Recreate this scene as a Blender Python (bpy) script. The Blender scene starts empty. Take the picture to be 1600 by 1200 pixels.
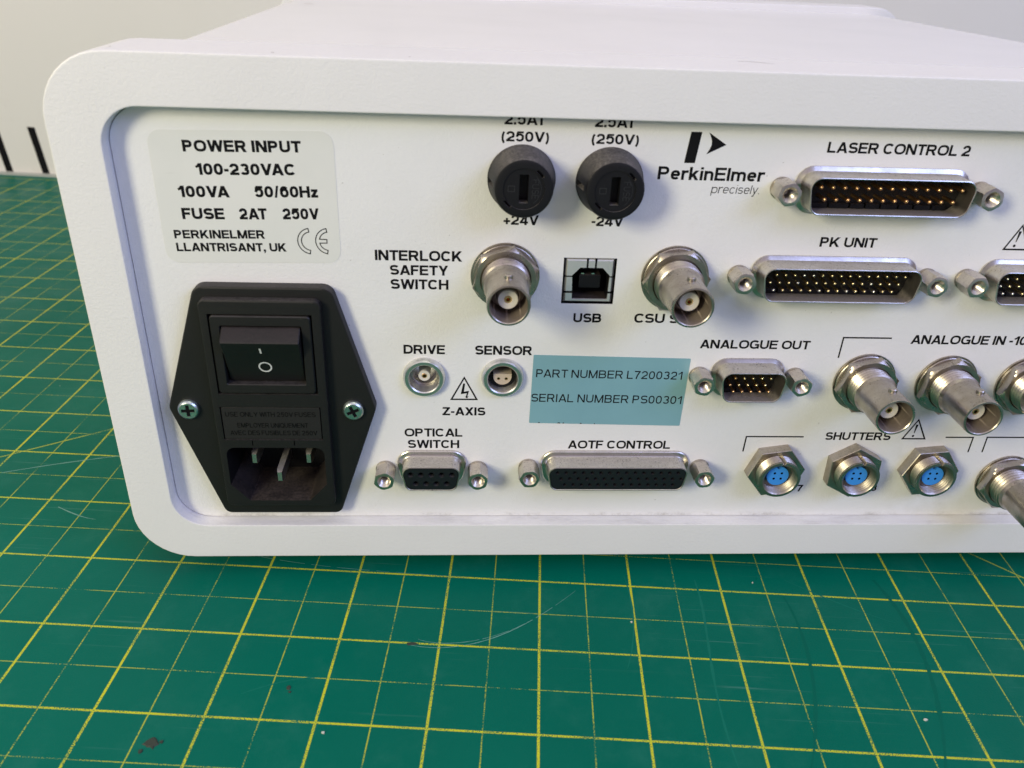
import bpy, bmesh, math, random
from mathutils import Matrix, Vector
from mathutils.geometry import tessellate_polygon

random.seed(7)
MM = 0.001
PI = math.pi
S = bpy.context.scene
COL = S.collection

# ------------------------------------------------------------------ camera, world, lamps, exposure
def look(yaw, pitch, roll):
    cy, sy, cp, sp = math.cos(yaw), math.sin(yaw), math.cos(pitch), math.sin(pitch)
    F = Vector((-sy * cp, cy * cp, -sp)); R = Vector((cy, sy, 0)); U = R.cross(F)
    c, s = math.cos(roll), math.sin(roll)
    R2 = c * R + s * U; U2 = -s * R + c * U
    return R2, U2, F

R2, U2, F2 = look(-0.0714055, 0.4942567, 0.0423396)
CAM = Vector((90.2728, -179.2083, 158.0282)) * MM
cd = bpy.data.cameras.new('camera')
cam = bpy.data.objects.new('camera', cd); COL.objects.link(cam)
cam.matrix_world = Matrix(((R2.x, U2.x, -F2.x, CAM.x), (R2.y, U2.y, -F2.y, CAM.y), (R2.z, U2.z, -F2.z, CAM.z), (0, 0, 0, 1)))
cd.sensor_fit = 'HORIZONTAL'; cd.sensor_width = 36.0; cd.lens = 1284.1585 / 1600 * 36
cd.clip_start = 0.005; cd.clip_end = 20
cd.dof.use_dof = True; cd.dof.focus_distance = 0.225; cd.dof.aperture_fstop = 24
S.camera = cam

W = bpy.data.worlds.new('World'); S.world = W; W.use_nodes = True
nt = W.node_tree; bg = nt.nodes['Background']
tc = nt.nodes.new('ShaderNodeTexCoord'); sx = nt.nodes.new('ShaderNodeSeparateXYZ')
rp = nt.nodes.new('ShaderNodeValToRGB'); mr = nt.nodes.new('ShaderNodeMapRange')
nt.links.new(tc.outputs['Generated'], sx.inputs[0]); nt.links.new(sx.outputs['Z'], mr.inputs['Value'])
mr.inputs['From Min'].default_value = -1; mr.inputs['From Max'].default_value = 1
nt.links.new(mr.outputs[0], rp.inputs[0]); nt.links.new(rp.outputs[0], bg.inputs['Color'])
cr = rp.color_ramp
cr.elements[0].position = 0.0; cr.elements[0].color = (0.074, 0.063, 0.078, 1)
cr.elements[1].position = 1.0; cr.elements[1].color = (0.837, 0.711, 0.882, 1)
e = cr.elements.new(.5); e.color = (0.186, 0.158, 0.196, 1)
e = cr.elements.new(.72); e.color = (0.465, 0.395, 0.490, 1)
bg.inputs['Strength'].default_value = 1.0

def area(name, loc, target, size, power, color, size_y=None):
    l = bpy.data.lights.new(name, 'AREA'); l.energy = power; l.color = color
    l.shape = 'RECTANGLE' if size_y else 'SQUARE'; l.size = size
    if size_y: l.size_y = size_y
    o = bpy.data.objects.new(name, l); COL.objects.link(o)
    o.location = loc
    d = Vector(target) - Vector(loc); o.rotation_euler = d.to_track_quat('-Z', 'Y').to_euler()
    return o
TGT = (.13, 0, .07)
area('warm_key_lamp', (-0.66, -0.74, 0.50), TGT, .25, 9.8, (1.0, .94, .64), .36)
area('cool_fill_lamp', (1.00, -0.70, 0.80), TGT, .75, 8.4, (.38, .49, 1.0), .5)
area('ceiling_lamp', (0.20, 0.00, 1.55), (.15, 0.12, .1), .60, 3.7, (.90, 1.0, .66), 1.0)

S.view_settings.view_transform = 'Standard'; S.view_settings.look = 'None'
S.view_settings.gamma = 1; S.view_settings.exposure = 0; S.view_settings.use_curve_mapping = False
S.cycles.max_bounces = 8
S.cycles.sample_clamp_indirect = 4

# ------------------------------------------------------------------ materials
def mat_new(name):
    m = bpy.data.materials.new(name); m.use_nodes = True
    return m, m.node_tree, m.node_tree.nodes['Principled BSDF']
def N(nt, t, **kw):
    n = nt.nodes.new(t)
    for k, v in kw.items(): setattr(n, k, v)
    return n
def noise(nt, vec, scale, detail=3, rough=.55):
    n = N(nt, 'ShaderNodeTexNoise'); n.inputs['Scale'].default_value = scale
    n.inputs['Detail'].default_value = detail; n.inputs['Roughness'].default_value = rough
    nt.links.new(vec, n.inputs['Vector']); return n.outputs['Fac']
def mrange(nt, v, a, b, c=0., d=1.):
    n = N(nt, 'ShaderNodeMapRange'); n.interpolation_type = 'SMOOTHSTEP'
    for i, x in zip(('From Min', 'From Max', 'To Min', 'To Max'), (a, b, c, d)): n.inputs[i].default_value = x
    nt.links.new(v, n.inputs['Value']); return n.outputs[0]
def math_(nt, op, a, b=None, c=None):
    n = N(nt, 'ShaderNodeMath', operation=op)
    for i, x in enumerate((a, b, c)):
        if x is None: continue
        if isinstance(x, (int, float)): n.inputs[i].default_value = x
        else: nt.links.new(x, n.inputs[i])
    return n.outputs[0]
def mix(nt, f, a, b):
    n = N(nt, 'ShaderNodeMix', data_type='RGBA')
    for i, x in zip((0, 6, 7), (f, a, b)):
        if isinstance(x, (int, float)): n.inputs[i].default_value = x
        elif isinstance(x, tuple): n.inputs[i].default_value = (*x, 1) if len(x) == 3 else x
        else: nt.links.new(x, n.inputs[i])
    return n.outputs[2]
def bump(nt, b, h, strength, dist):
    n = N(nt, 'ShaderNodeBump'); n.inputs['Strength'].default_value = strength; n.inputs['Distance'].default_value = dist
    nt.links.new(h, n.inputs['Height']); nt.links.new(n.outputs[0], b.inputs['Normal'])
def gpos(nt): return N(nt, 'ShaderNodeNewGeometry').outputs['Position']
def sepz(nt, v, k='Z'):
    s = N(nt, 'ShaderNodeSeparateXYZ'); nt.links.new(v, s.inputs[0]); return s.outputs[k]
def scaled(nt, v, sc, rot=(0, 0, 0)):
    m = N(nt, 'ShaderNodeMapping'); m.inputs['Scale'].default_value = sc; m.inputs['Rotation'].default_value = rot
    nt.links.new(v, m.inputs['Vector']); return m.outputs[0]

def paint(name, col, rough=.42, grime=.0, speck=.0, tex=1.0, extra=None):
    m, nt, b = mat_new(name); p = gpos(nt)
    big = noise(nt, p, 28, 3); c = mix(nt, mrange(nt, big, .3, .75, 0, 1), tuple(x * 1.0 for x in col), tuple(x * .965 for x in col))
    if grime:
        g = noise(nt, p, 75, 6, .68); c = mix(nt, mrange(nt, g, .56, .80, 0, grime), c, (.36, .34, .27))
    if speck:
        s = noise(nt, p, 620, 2); c = mix(nt, mrange(nt, s, .755, .80, 0, speck), c, (.18, .16, .13))
    if extra: c = extra(nt, p, c)
    nt.links.new(c, b.inputs['Base Color'])
    b.inputs['Roughness'].default_value = rough
    h = math_(nt, 'ADD', noise(nt, p, 1150, 2), math_(nt, 'MULTIPLY', noise(nt, p, 2300, 2), .5))
    bump(nt, b, h, .26 * tex, .00024)
    return m
def bezel_dirt(nt, p, c):
    z = sepz(nt, p); nz = sepz(nt, N(nt, 'ShaderNodeNewGeometry').outputs['Normal'])
    inside = math_(nt, 'MULTIPLY', math_(nt, 'LESS_THAN', z, .025), math_(nt, 'GREATER_THAN', nz, .5))
    s = noise(nt, scaled(nt, p, (60, 260, 1)), 1.0, 5, .7)
    return mix(nt, math_(nt, 'MULTIPLY', inside, mrange(nt, s, .44, .80, 0, .42)), c, (.30, .285, .27))
def panel_dirt_tint(nt, p, c):
    z = sepz(nt, p); n = noise(nt, p, 130, 6, .72)
    low = mrange(nt, z, .0178, .0192, 1, 0)
    c = mix(nt, math_(nt, 'MULTIPLY', low, mrange(nt, n, .45, .70, 0, .6)), c, (.30, .285, .25))
    # hazy yellowish blotches, stronger towards the right and lower part of the panel
    x = sepz(nt, p, 'X')
    zone = math_(nt, 'MULTIPLY', mrange(nt, x, .15, .24), mrange(nt, z, .10, .05))
    return mix(nt, math_(nt, 'MULTIPLY', zone, mrange(nt, noise(nt, p, 40, 5, .65), .5, .78, 0, .5)), c, (.45, .43, .33))
M = {}
WHITE = (.735, .725, .715)
M['bezel'] = paint('white_powder_coat', WHITE, .42, .04, .10, 1.0, bezel_dirt)
M['panel'] = paint('white_panel_paint', (.745, .74, .73), .5, .12, .45, .9, panel_dirt_tint)
M['cover'] = paint('white_cover_paint', (.77, .76, .76), .24, .03, .10, .35)

def plain(name, col, rough=.5, metal=0., bumpsc=None, bs=.2, spec=None):
    m, nt, b = mat_new(name)
    b.inputs['Base Color'].default_value = (*col, 1); b.inputs['Roughness'].default_value = rough; b.inputs['Metallic'].default_value = metal
    if spec is not None: b.inputs['Specular IOR Level'].default_value = spec
    if bumpsc: bump(nt, b, noise(nt, gpos(nt), bumpsc, 3), bs, .0001)
    return m
def dusty(name, col, rough, metal=0., dust=.5, dcol=(.30, .26, .235), thr=.25, rvar=.0, bumpsc=2200, bs=.25, cvar=None, spec=None, grit=0.):
    """a surface with grey dust settled on whatever faces upward, plus a little tarnish"""
    m, nt, b = mat_new(name); g = N(nt, 'ShaderNodeNewGeometry'); p = g.outputs['Position']
    if spec is not None: b.inputs['Specular IOR Level'].default_value = spec
    nz = sepz(nt, g.outputs['Normal'])
    n1 = noise(nt, p, 1500, 4, .75); n2 = noise(nt, p, 240, 3)
    up = mrange(nt, nz, thr, .95)
    d = math_(nt, 'MULTIPLY', up, mrange(nt, math_(nt, 'ADD', math_(nt, 'MULTIPLY', n1, .7), math_(nt, 'MULTIPLY', n2, .3)), .36, .62, .25, 1))
    d = math_(nt, 'MULTIPLY', d, dust)
    few = mrange(nt, noise(nt, p, 1900, 2), .73, .78, 0, min(1, dust) * .55)
    d = math_(nt, 'MAXIMUM', d, few)
    base = mix(nt, mrange(nt, n2, .35, .7), col, cvar) if cvar else col
    c_ = mix(nt, d, base, dcol)
    if grit:
        g1 = mrange(nt, noise(nt, p, 2100, 3, .7), .52, .68, 0, 1)
        g2 = mrange(nt, noise(nt, p, 330, 4, .65), .42, .66, .25, 1)
        gr = math_(nt, 'MULTIPLY', math_(nt, 'MULTIPLY', g1, g2), math_(nt, 'ADD', math_(nt, 'MULTIPLY', up, grit), grit * .35))
        c_ = mix(nt, gr, c_, (.085, .072, .062))
    nt.links.new(c_, b.inputs['Base Color'])
    if metal: nt.links.new(math_(nt, 'MULTIPLY', math_(nt, 'SUBTRACT', 1.0, d), metal), b.inputs['Metallic'])
    r = math_(nt, 'ADD', math_(nt, 'MULTIPLY', math_(nt, 'SUBTRACT', n2, .5), rvar), rough)
    nt.links.new(math_(nt, 'ADD', r, math_(nt, 'MULTIPLY', d, .4)), b.inputs['Roughness'])
    if bumpsc: bump(nt, b, n1, bs, .00006)
    return m
M['nickel'] = dusty('nickel_plating', (.47, .43, .375), .30, 1.0, .45, (.34, .295, .25), .25, .22, cvar=(.36, .32, .27), grit=.7)
M['shell'] = dusty('tinned_shell', (.60, .575, .52), .30, 1.0, .70, (.45, .41, .36), .35, .22, cvar=(.49, .465, .41), grit=.85)
M['bright'] = dusty('bright_nickel', (.62, .575, .50),   .31, 1.0, .50, (.44, .385, .335), .30, .16, cvar=(.50, .46, .40), grit=.75)
M['satin'] = dusty('satin_chrome', (.68, .68, .66), .33, 1.0, .25, (.62, .58, .56), .4, .1)
M['zinc'] = dusty('zinc_screw', (.62, .70, .68), .30, 1.0, .15, rvar=.2, cvar=(.50, .60, .58))
M['shield'] = dusty('folded_shield', (.80, .79, .77), .46, .85, .3, (.62, .58, .56), .4, .1)
M['gold'] = plain('gold_contact', (.78, .47, .22), .28, 1.0)
M['brassy'] = plain('pale_gold_contact', (.86, .70, .40), .22, 1.0)
M['tinpin'] = plain('silver_contact', (.78, .76, .72), .22, 1.0)
M['blade'] = dusty('tarnished_blade', (.60, .58, .54), .35, 1.0, .5, (.22, .18, .16), .2)
M['black'] = dusty('black_plastic', (.0075, .0075, .0076), .50, 0, .40, (.115, .10, .095), .45, .1, 1700, .6, spec=.36)
M['drawer'] = dusty('dusty_drawer', (.0115, .0112, .0112), .6, 0, .4, (.115, .10, .095), .35, .1, 1700, .5, spec=.36)
M['blackfuse'] = dusty('black_fuse_plastic', (.0058, .0058, .0072), .50, 0, .85, (.165, .15, .143), .14, .1, 1700, .4, spec=.26)
M['blackdeep'] = dusty('black_insulator', (.005, .005, .006), .48, 0, .55, (.085, .066, .056), .3, spec=.25)
M['rocker'] = dusty('rocker_plastic', (.0075, .0075, .0078), .46, 0, .55, (.038, .027, .029), .4, .1, 1500, .3, spec=.34)
M['dark'] = plain('dark_interior', (.004, .004, .005), .8, spec=.1)  # near-black standing in for shade in the screw crosses, port gap and interior
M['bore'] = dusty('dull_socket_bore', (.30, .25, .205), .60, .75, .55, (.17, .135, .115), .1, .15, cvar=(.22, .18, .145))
M['innerthread'] = dusty('dark_inner_thread', (.40, .36, .31), .42, 1.0, .4, (.2, .17, .15), .2, .15, cvar=(.30, .27, .23))  # darker base colour inside the socket than on its plating
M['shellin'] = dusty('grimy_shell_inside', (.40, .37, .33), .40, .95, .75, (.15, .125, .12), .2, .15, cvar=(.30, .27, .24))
M['ptfe'] = plain('white_insulator', (.67, .63, .565), .5)
M['peek'] = dusty('beige_insulator', (.52, .42, .32), .5, 0, .4, (.25, .21, .17))
M['blue'] = plain('blue_insert', (.045, .27, .72), .42)
M['ink'] = plain('black_print', (.006, .006, .007), .8, spec=.12)
M['thinink'] = plain('soft_black_print', (.009, .010, .011), .8, spec=.12)
M['whiteink'] = plain('white_print', (.62, .63, .63), .5)
M['rubber'] = plain('black_rubber', (.02, .02, .02), .8)
def sticker(name, col, rough, col2, flecks=0.):
    m, nt, b = mat_new(name); p = gpos(nt)
    c = mix(nt, mrange(nt, noise(nt, p, 55, 4), .35, .7), col, col2)
    c = mix(nt, mrange(nt, noise(nt, scaled(nt, p, (30, 30, 330), (0, .5, 0)), 3.0, 4, .6), .66, .80, 0, .35), c, tuple(x * .72 for x in col))
    if flecks: c = mix(nt, mrange(nt, noise(nt, p, 760, 2), .73, .78, 0, flecks), c, (.62, .72, .74))
    nt.links.new(c, b.inputs['Base Color']); b.inputs['Roughness'].default_value = rough
    bump(nt, b, noise(nt, p, 700, 2), .06, .0001)
    return m
M['rating'] = sticker('clear_label_film', (.69, .69, .655), .36, (.665, .67, .635))
M['serial'] = sticker('teal_label_film', (.205, .385, .43), .33, (.19, .36, .41), .55)

def mat_material():
    m, nt, b = mat_new('cutting_mat_vinyl')
    oc = N(nt, 'ShaderNodeTexCoord').outputs['Object']
    I = .0254
    x = sepz(nt, oc, 'X'); y = sepz(nt, oc, 'Y')
    warp = noise(nt, oc, 9, 2)
    def dist(v, per, off=0.):
        f = math_(nt, 'FRACT', math_(nt, 'ADD', math_(nt, 'DIVIDE', math_(nt, 'ADD', v, off), per), 1000.5))
        return math_(nt, 'MULTIPLY', math_(nt, 'ABSOLUTE', math_(nt, 'SUBTRACT', f, .5)), per)
    wob = math_(nt, 'MULTIPLY', math_(nt, 'SUBTRACT', noise(nt, oc, 2600, 3, .7), .5), .00024)
    def line(d, hw): return mrange(nt, math_(nt, 'ADD', d, wob), hw - .00008, hw + .00008, 1, 0)
    rag = noise(nt, oc, 3400, 2)
    wear = noise(nt, oc, 60, 4, .6)
    big = math_(nt, 'MAXIMUM', line(dist(x, I), .00031), line(dist(y, I), .00028))
    sml = math_(nt, 'MAXIMUM', line(dist(x, I, I / 2), .00014), line(dist(y, I, I / 2), .00011))
    bigm = math_(nt, 'MULTIPLY', big, mrange(nt, math_(nt, 'ADD', rag, math_(nt, 'MULTIPLY', wear, .62)), .67, .80))
    smlm = math_(nt, 'MULTIPLY', sml, mrange(nt, math_(nt, 'ADD', rag, math_(nt, 'MULTIPLY', wear, .9)), .86, .98, 0, .80))
    def diag(px, py, ang):
        c, s = math.cos(ang), math.sin(ang)
        d = math_(nt, 'ADD', math_(nt, 'MULTIPLY', math_(nt, 'SUBTRACT', x, px), -s), math_(nt, 'MULTIPLY', math_(nt, 'SUBTRACT', y, py), c))
        return line(math_(nt, 'ABSOLUTE', d), .00026)
    dg = math_(nt, 'MAXIMUM', diag(-.1525, .0676, math.radians(36.5)), diag(.1398, .0138, math.radians(-42)))
    dgm = math_(nt, 'MULTIPLY', dg, mrange(nt, math_(nt, 'ADD', rag, math_(nt, 'MULTIPLY', wear, .9)), .82, .95, 0, .7))
    ln = math_(nt, 'MAXIMUM', math_(nt, 'MAXIMUM', bigm, smlm), dgm)
    # printed grid stops short of the far edge of the mat
    ln = math_(nt, 'MULTIPLY', ln, math_(nt, 'LESS_THAN', y, .3819))
    g = mix(nt, mrange(nt, noise(nt, oc, 11, 4), .3, .7), (.0003, .121, .081), (.0002, .106, .071))
    g = mix(nt, mrange(nt, noise(nt, oc, 48, 5, .7), .48, .78, 0, .42), g, (.02, .15, .11))
    # long fine scratches in several directions
    for k, a in enumerate((.4, 1.25, 2.2, 2.9)):
        sc = noise(nt, scaled(nt, oc, (9, 900, 1), (0, 0, a)), 1.0, 3, .5)
        gate = mrange(nt, noise(nt, oc, 17 + 5 * k, 2), .50, .68)
        g = mix(nt, math_(nt, 'MULTIPLY', gate, mrange(nt, sc, .65, .74, 0, .22)), g, (.16, .34, .30))
    g = mix(nt, mrange(nt, noise(nt, oc, 420, 2), .775, .80, 0, .5), g, (.015, .03, .025))
    g = mix(nt, mrange(nt, noise(nt, scaled(nt, oc, (1, 1, 1), (0, 0, .7)), 330, 2), .785, .80, 0, .6), g, (.35, .42, .36))
    yel = mix(nt, mrange(nt, noise(nt, oc, 25, 3), .3, .7), (.52, .52, .025), (.43, .46, .035))
    nt.links.new(mix(nt, ln, g, yel), b.inputs['Base Color'])
    r = mrange(nt, noise(nt, oc, 30, 4), .3, .7, .34, .50)
    nt.links.new(r, b.inputs['Roughness'])
    b.inputs['Specular IOR Level'].default_value = .08
    bump(nt, b, math_(nt, 'ADD', noise(nt, oc, 1900, 3), math_(nt, 'MULTIPLY', noise(nt, oc, 180, 3), .6)), .22, .0002)
    return m
M['mat'] = mat_material()
def wall_material():
    m, nt, b = mat_new('offwhite_board'); p = gpos(nt)
    c = mix(nt, mrange(nt, noise(nt, p, 6, 4), .3, .7), (.76, .735, .70), (.72, .695, .655))
    c = mix(nt, mrange(nt, noise(nt, p, 42, 4, .6), .62, .85, 0, .3), c, (.46, .43, .34))
    nt.links.new(c, b.inputs['Base Color']); b.inputs['Roughness'].default_value = .6
    return m
M['wall'] = wall_material()
M['scuff'] = plain('pale_scuff', (.10, .26, .22), .4)
M['scufffaint'] = plain('faint_scuff', (.005, .137, .094), .45, spec=.09)
M['scuffdark'] = plain('dark_scuff', (.0005, .100, .067), .55, spec=.08)
M['glue'] = plain('brown_glue', (.021, .031, .021), .7, 0, 900, .6)
M['crumb'] = plain('pale_crumb', (.5, .5, .44), .7)

# ------------------------------------------------------------------ mesh builder in panel axes: u right, v up, n out of the panel
def rrect(u0, v0, u1, v1, r, k=6):
    out = []
    for cu, cv, a0 in ((u1 - r, v1 - r, 0), (u0 + r, v1 - r, 90), (u0 + r, v0 + r, 180), (u1 - r, v0 + r, 270)):
        for i in range(k + 1):
            a = math.radians(a0 + 90 * i / k); out.append((cu + r * math.cos(a), cv + r * math.sin(a)))
    return out
def rpoly(pts, r, k=5):
    """convex polygon (counter-clockwise) with rounded corners; r one number or one per corner"""
    out = []; n = len(pts)
    for i, p in enumerate(pts):
        rr = r[i] if isinstance(r, (list, tuple)) else r
        p = Vector(p); a = (Vector(pts[i - 1]) - p).normalized(); b = (Vector(pts[(i + 1) % n]) - p).normalized()
        if rr <= 0: out.append(tuple(p)); continue
        half = a.angle(b) / 2; t = rr / math.tan(half); c = p + (a + b).normalized() * (rr / math.sin(half))
        s = p + a * t; e_ = p + b * t
        a0 = math.atan2(s.y - c.y, s.x - c.x); a1 = math.atan2(e_.y - c.y, e_.x - c.x)
        d = (a1 - a0 + PI) % (2 * PI) - PI
        for j in range(k + 1):
            q = a0 + d * j / k; out.append((c.x + rr * math.cos(q), c.y + rr * math.sin(q)))
    return out
def inset(o, d):
    n = len(o); out = []
    for i in range(n):
        p0, p, p1 = Vector(o[i - 1]), Vector(o[i]), Vector(o[(i + 1) % n])
        a = (p - p0); b = (p1 - p)
        if a.length < 1e-9: a = b
        if b.length < 1e-9: b = a
        a.normalize(); b.normalize()
        na, nb = Vector((-a.y, a.x)), Vector((-b.y, b.x))
        m_ = na + nb
        k = d / max(.35, (1 + na.dot(nb)) / 2 * 1.0)
        out.append(tuple(p + m_ * .5 * k))
    return out
def circ(cu, cv, r, k=24, a0=0.):
    return [(cu + r * math.cos(a0 + 2 * PI * i / k), cv + r * math.sin(a0 + 2 * PI * i / k)) for i in range(k)]
def hexa(cu, cv, af, rot=0.): return circ(cu, cv, af / math.sqrt(3), 6, rot)

class MB:
    def __init__(s): s.v = []; s.f = []; s.mi = []; s.m = 0
    def add(s, vs, fs):
        o = len(s.v); s.v += vs
        for f in fs: s.f.append([o + i for i in f]); s.mi.append(s.m)
        return s
    def rings(s, rs, cap0=False, cap1=False, closed=True):
        n = len(rs[0]); assert all(len(r) == n for r in rs); vs = [p for r in rs for p in r]; fs = []
        for a in range(len(rs) - 1):
            for i in range(n if closed else n - 1):
                j = (i + 1) % n
                fs.append((a * n + i, a * n + j, (a + 1) * n + j, (a + 1) * n + i))
        if cap0: fs.append(tuple(reversed(range(n))))
        if cap1: fs.append(tuple((len(rs) - 1) * n + i for i in range(n)))
        return s.add(vs, fs)
    def prism(s, o, n0, n1, ch=0., back=True, front=True):
        rs = [[(u, v, n0) for u, v in o]]
        if ch:
            rs.append([(u, v, n1 - ch) for u, v in o])
            i1 = inset(o, ch * .3); rs.append([(u, v, n1 - ch * .3) for u, v in i1])
            i2 = inset(o, ch); rs.append([(u, v, n1) for u, v in i2])
        else: rs.append([(u, v, n1) for u, v in o])
        return s.rings(rs, back, front)
    def tube(s, o, n0, n1): return s.rings([[(u, v, n0) for u, v in o], [(u, v, n1) for u, v in o]])
    def lathe(s, prof, cu=0., cv=0., k=48, rf=None, cap0=False, cap1=False):
        rs = []
        for r, n in prof:
            ring = []
            for i in range(k):
                a = 2 * PI * i / k; q = rf(r, n, a) if rf else r
                ring.append((cu + q * math.cos(a), cv + q * math.sin(a), n))
            rs.append(ring)
        return s.rings(rs, cap0, cap1)
    def plate(s, o, holes, n):
        pl = [[Vector((u, v, 0)) for u, v in c] for c in [o] + holes]
        tri = tessellate_polygon(pl); vs = [(p.x, p.y, n) for c in pl for p in c]
        return s.add(vs, [tuple(t) for t in tri])
    def box(s, u0, v0, n0, u1, v1, n1): return s.prism([(u0, v0), (u1, v0), (u1, v1), (u0, v1)], n0, n1)
    def build(s, name, m, parent, loc=(0, 0, 0), smooth=35, label=None):
        me = bpy.data.meshes.new(name)
        me.from_pydata([(u * MM, -n * MM, v * MM) for u, v, n in s.v], [], s.f)
        ms = m if isinstance(m, (list, tuple)) else [m]
        for x in ms: me.materials.append(x)
        if len(ms) > 1: me.polygons.foreach_set('material_index', s.mi)
        bm = bmesh.new(); bm.from_mesh(me)
        bmesh.ops.remove_doubles(bm, verts=bm.verts, dist=1e-7)
        bmesh.ops.recalc_face_normals(bm, faces=bm.faces); bm.to_mesh(me); bm.free()
        me.polygons.foreach_set('use_smooth', [True] * len(me.polygons))
        me.set_sharp_from_angle(angle=math.radians(smooth))
        o = link(name, me, parent, loc, label)
        wn = o.modifiers.new('weighted_normal', 'WEIGHTED_NORMAL'); wn.keep_sharp = True; wn.weight = 100; wn.mode = 'FACE_AREA'
        return o

def link(name, me, parent, loc=(0, 0, 0), label=None):
    """loc is the world position in mm; children keep it through their parent's own position"""
    o = bpy.data.objects.new(name, me); COL.objects.link(o)
    w = Vector(loc) * MM
    if parent is not None:
        o.parent = parent; w = w - world_of(parent)
    o.location = w
    if label: o['label'] = label
    return o
def world_of(o):
    w = Vector(o.location)
    while o.parent is not None:
        o = o.parent; w = w + Vector(o.location)
    return w
def thing(o, label, cat, kind=None, group=None):
    o['label'] = label; o['category'] = cat
    if kind: o['kind'] = kind
    if group: o['group'] = group
    return o

# ------------------------------------------------------------------ lettering: monoline grotesque drawn as flat strokes
def arc(cx, cy, rx, ry, a0, a1, k=14, p=2.45):
    out = []
    for i in range(k + 1):
        a = math.radians(a0 + (a1 - a0) * i / k); c, s = math.cos(a), math.sin(a)
        out.append((cx + rx * math.copysign(abs(c) ** (2 / p), c), cy + ry * math.copysign(abs(s) ** (2 / p), s)))
    return out
def stroke(pts, w, closed=False):
    """quads along a polyline with mitred joins"""
    P = [Vector(p) for p in pts]; clean = [P[0]]
    for p in P[1:]:
        if (p - clean[-1]).length > 1e-5: clean.append(p)
    if closed and (clean[0] - clean[-1]).length < 1e-5: clean.pop()
    P = clean; n = len(P); L = []
    for i in range(n):
        a = P[i] - P[i - 1] if (i > 0 or closed) else None
        b = P[(i + 1) % n] - P[i] if (i < n - 1 or closed) else None
        a = (a or b).normalized(); b = (b or a).normalized() if b is not None else a
        na, nb = Vector((-a.y, a.x)), Vector((-b.y, b.x)); m_ = na + nb
        m_ = m_ / max(.5, m_.dot(na) / 1.0) if m_.length > 1e-6 else na
        L.append((P[i] + m_ * w / 2, P[i] - m_ * w / 2))
    out = []
    for i in range(n if closed else n - 1):
        a, b = L[i], L[(i + 1) % n]
        out.append([a[1], b[1], b[0], a[0]])
    return out
def slant(x0, y0, x1, y1, w):
    hw = w / 2 * math.hypot(x1 - x0, y1 - y0) / abs(y1 - y0)
    return [[Vector((x0 - hw, y0)), Vector((x0 + hw, y0)), Vector((x1 + hw, y1)), Vector((x1 - hw, y1))]]
def bar(x0, y0, x1, y1): return [[Vector((x0, y0)), Vector((x1, y0)), Vector((x1, y1)), Vector((x0, y1))]]

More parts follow.
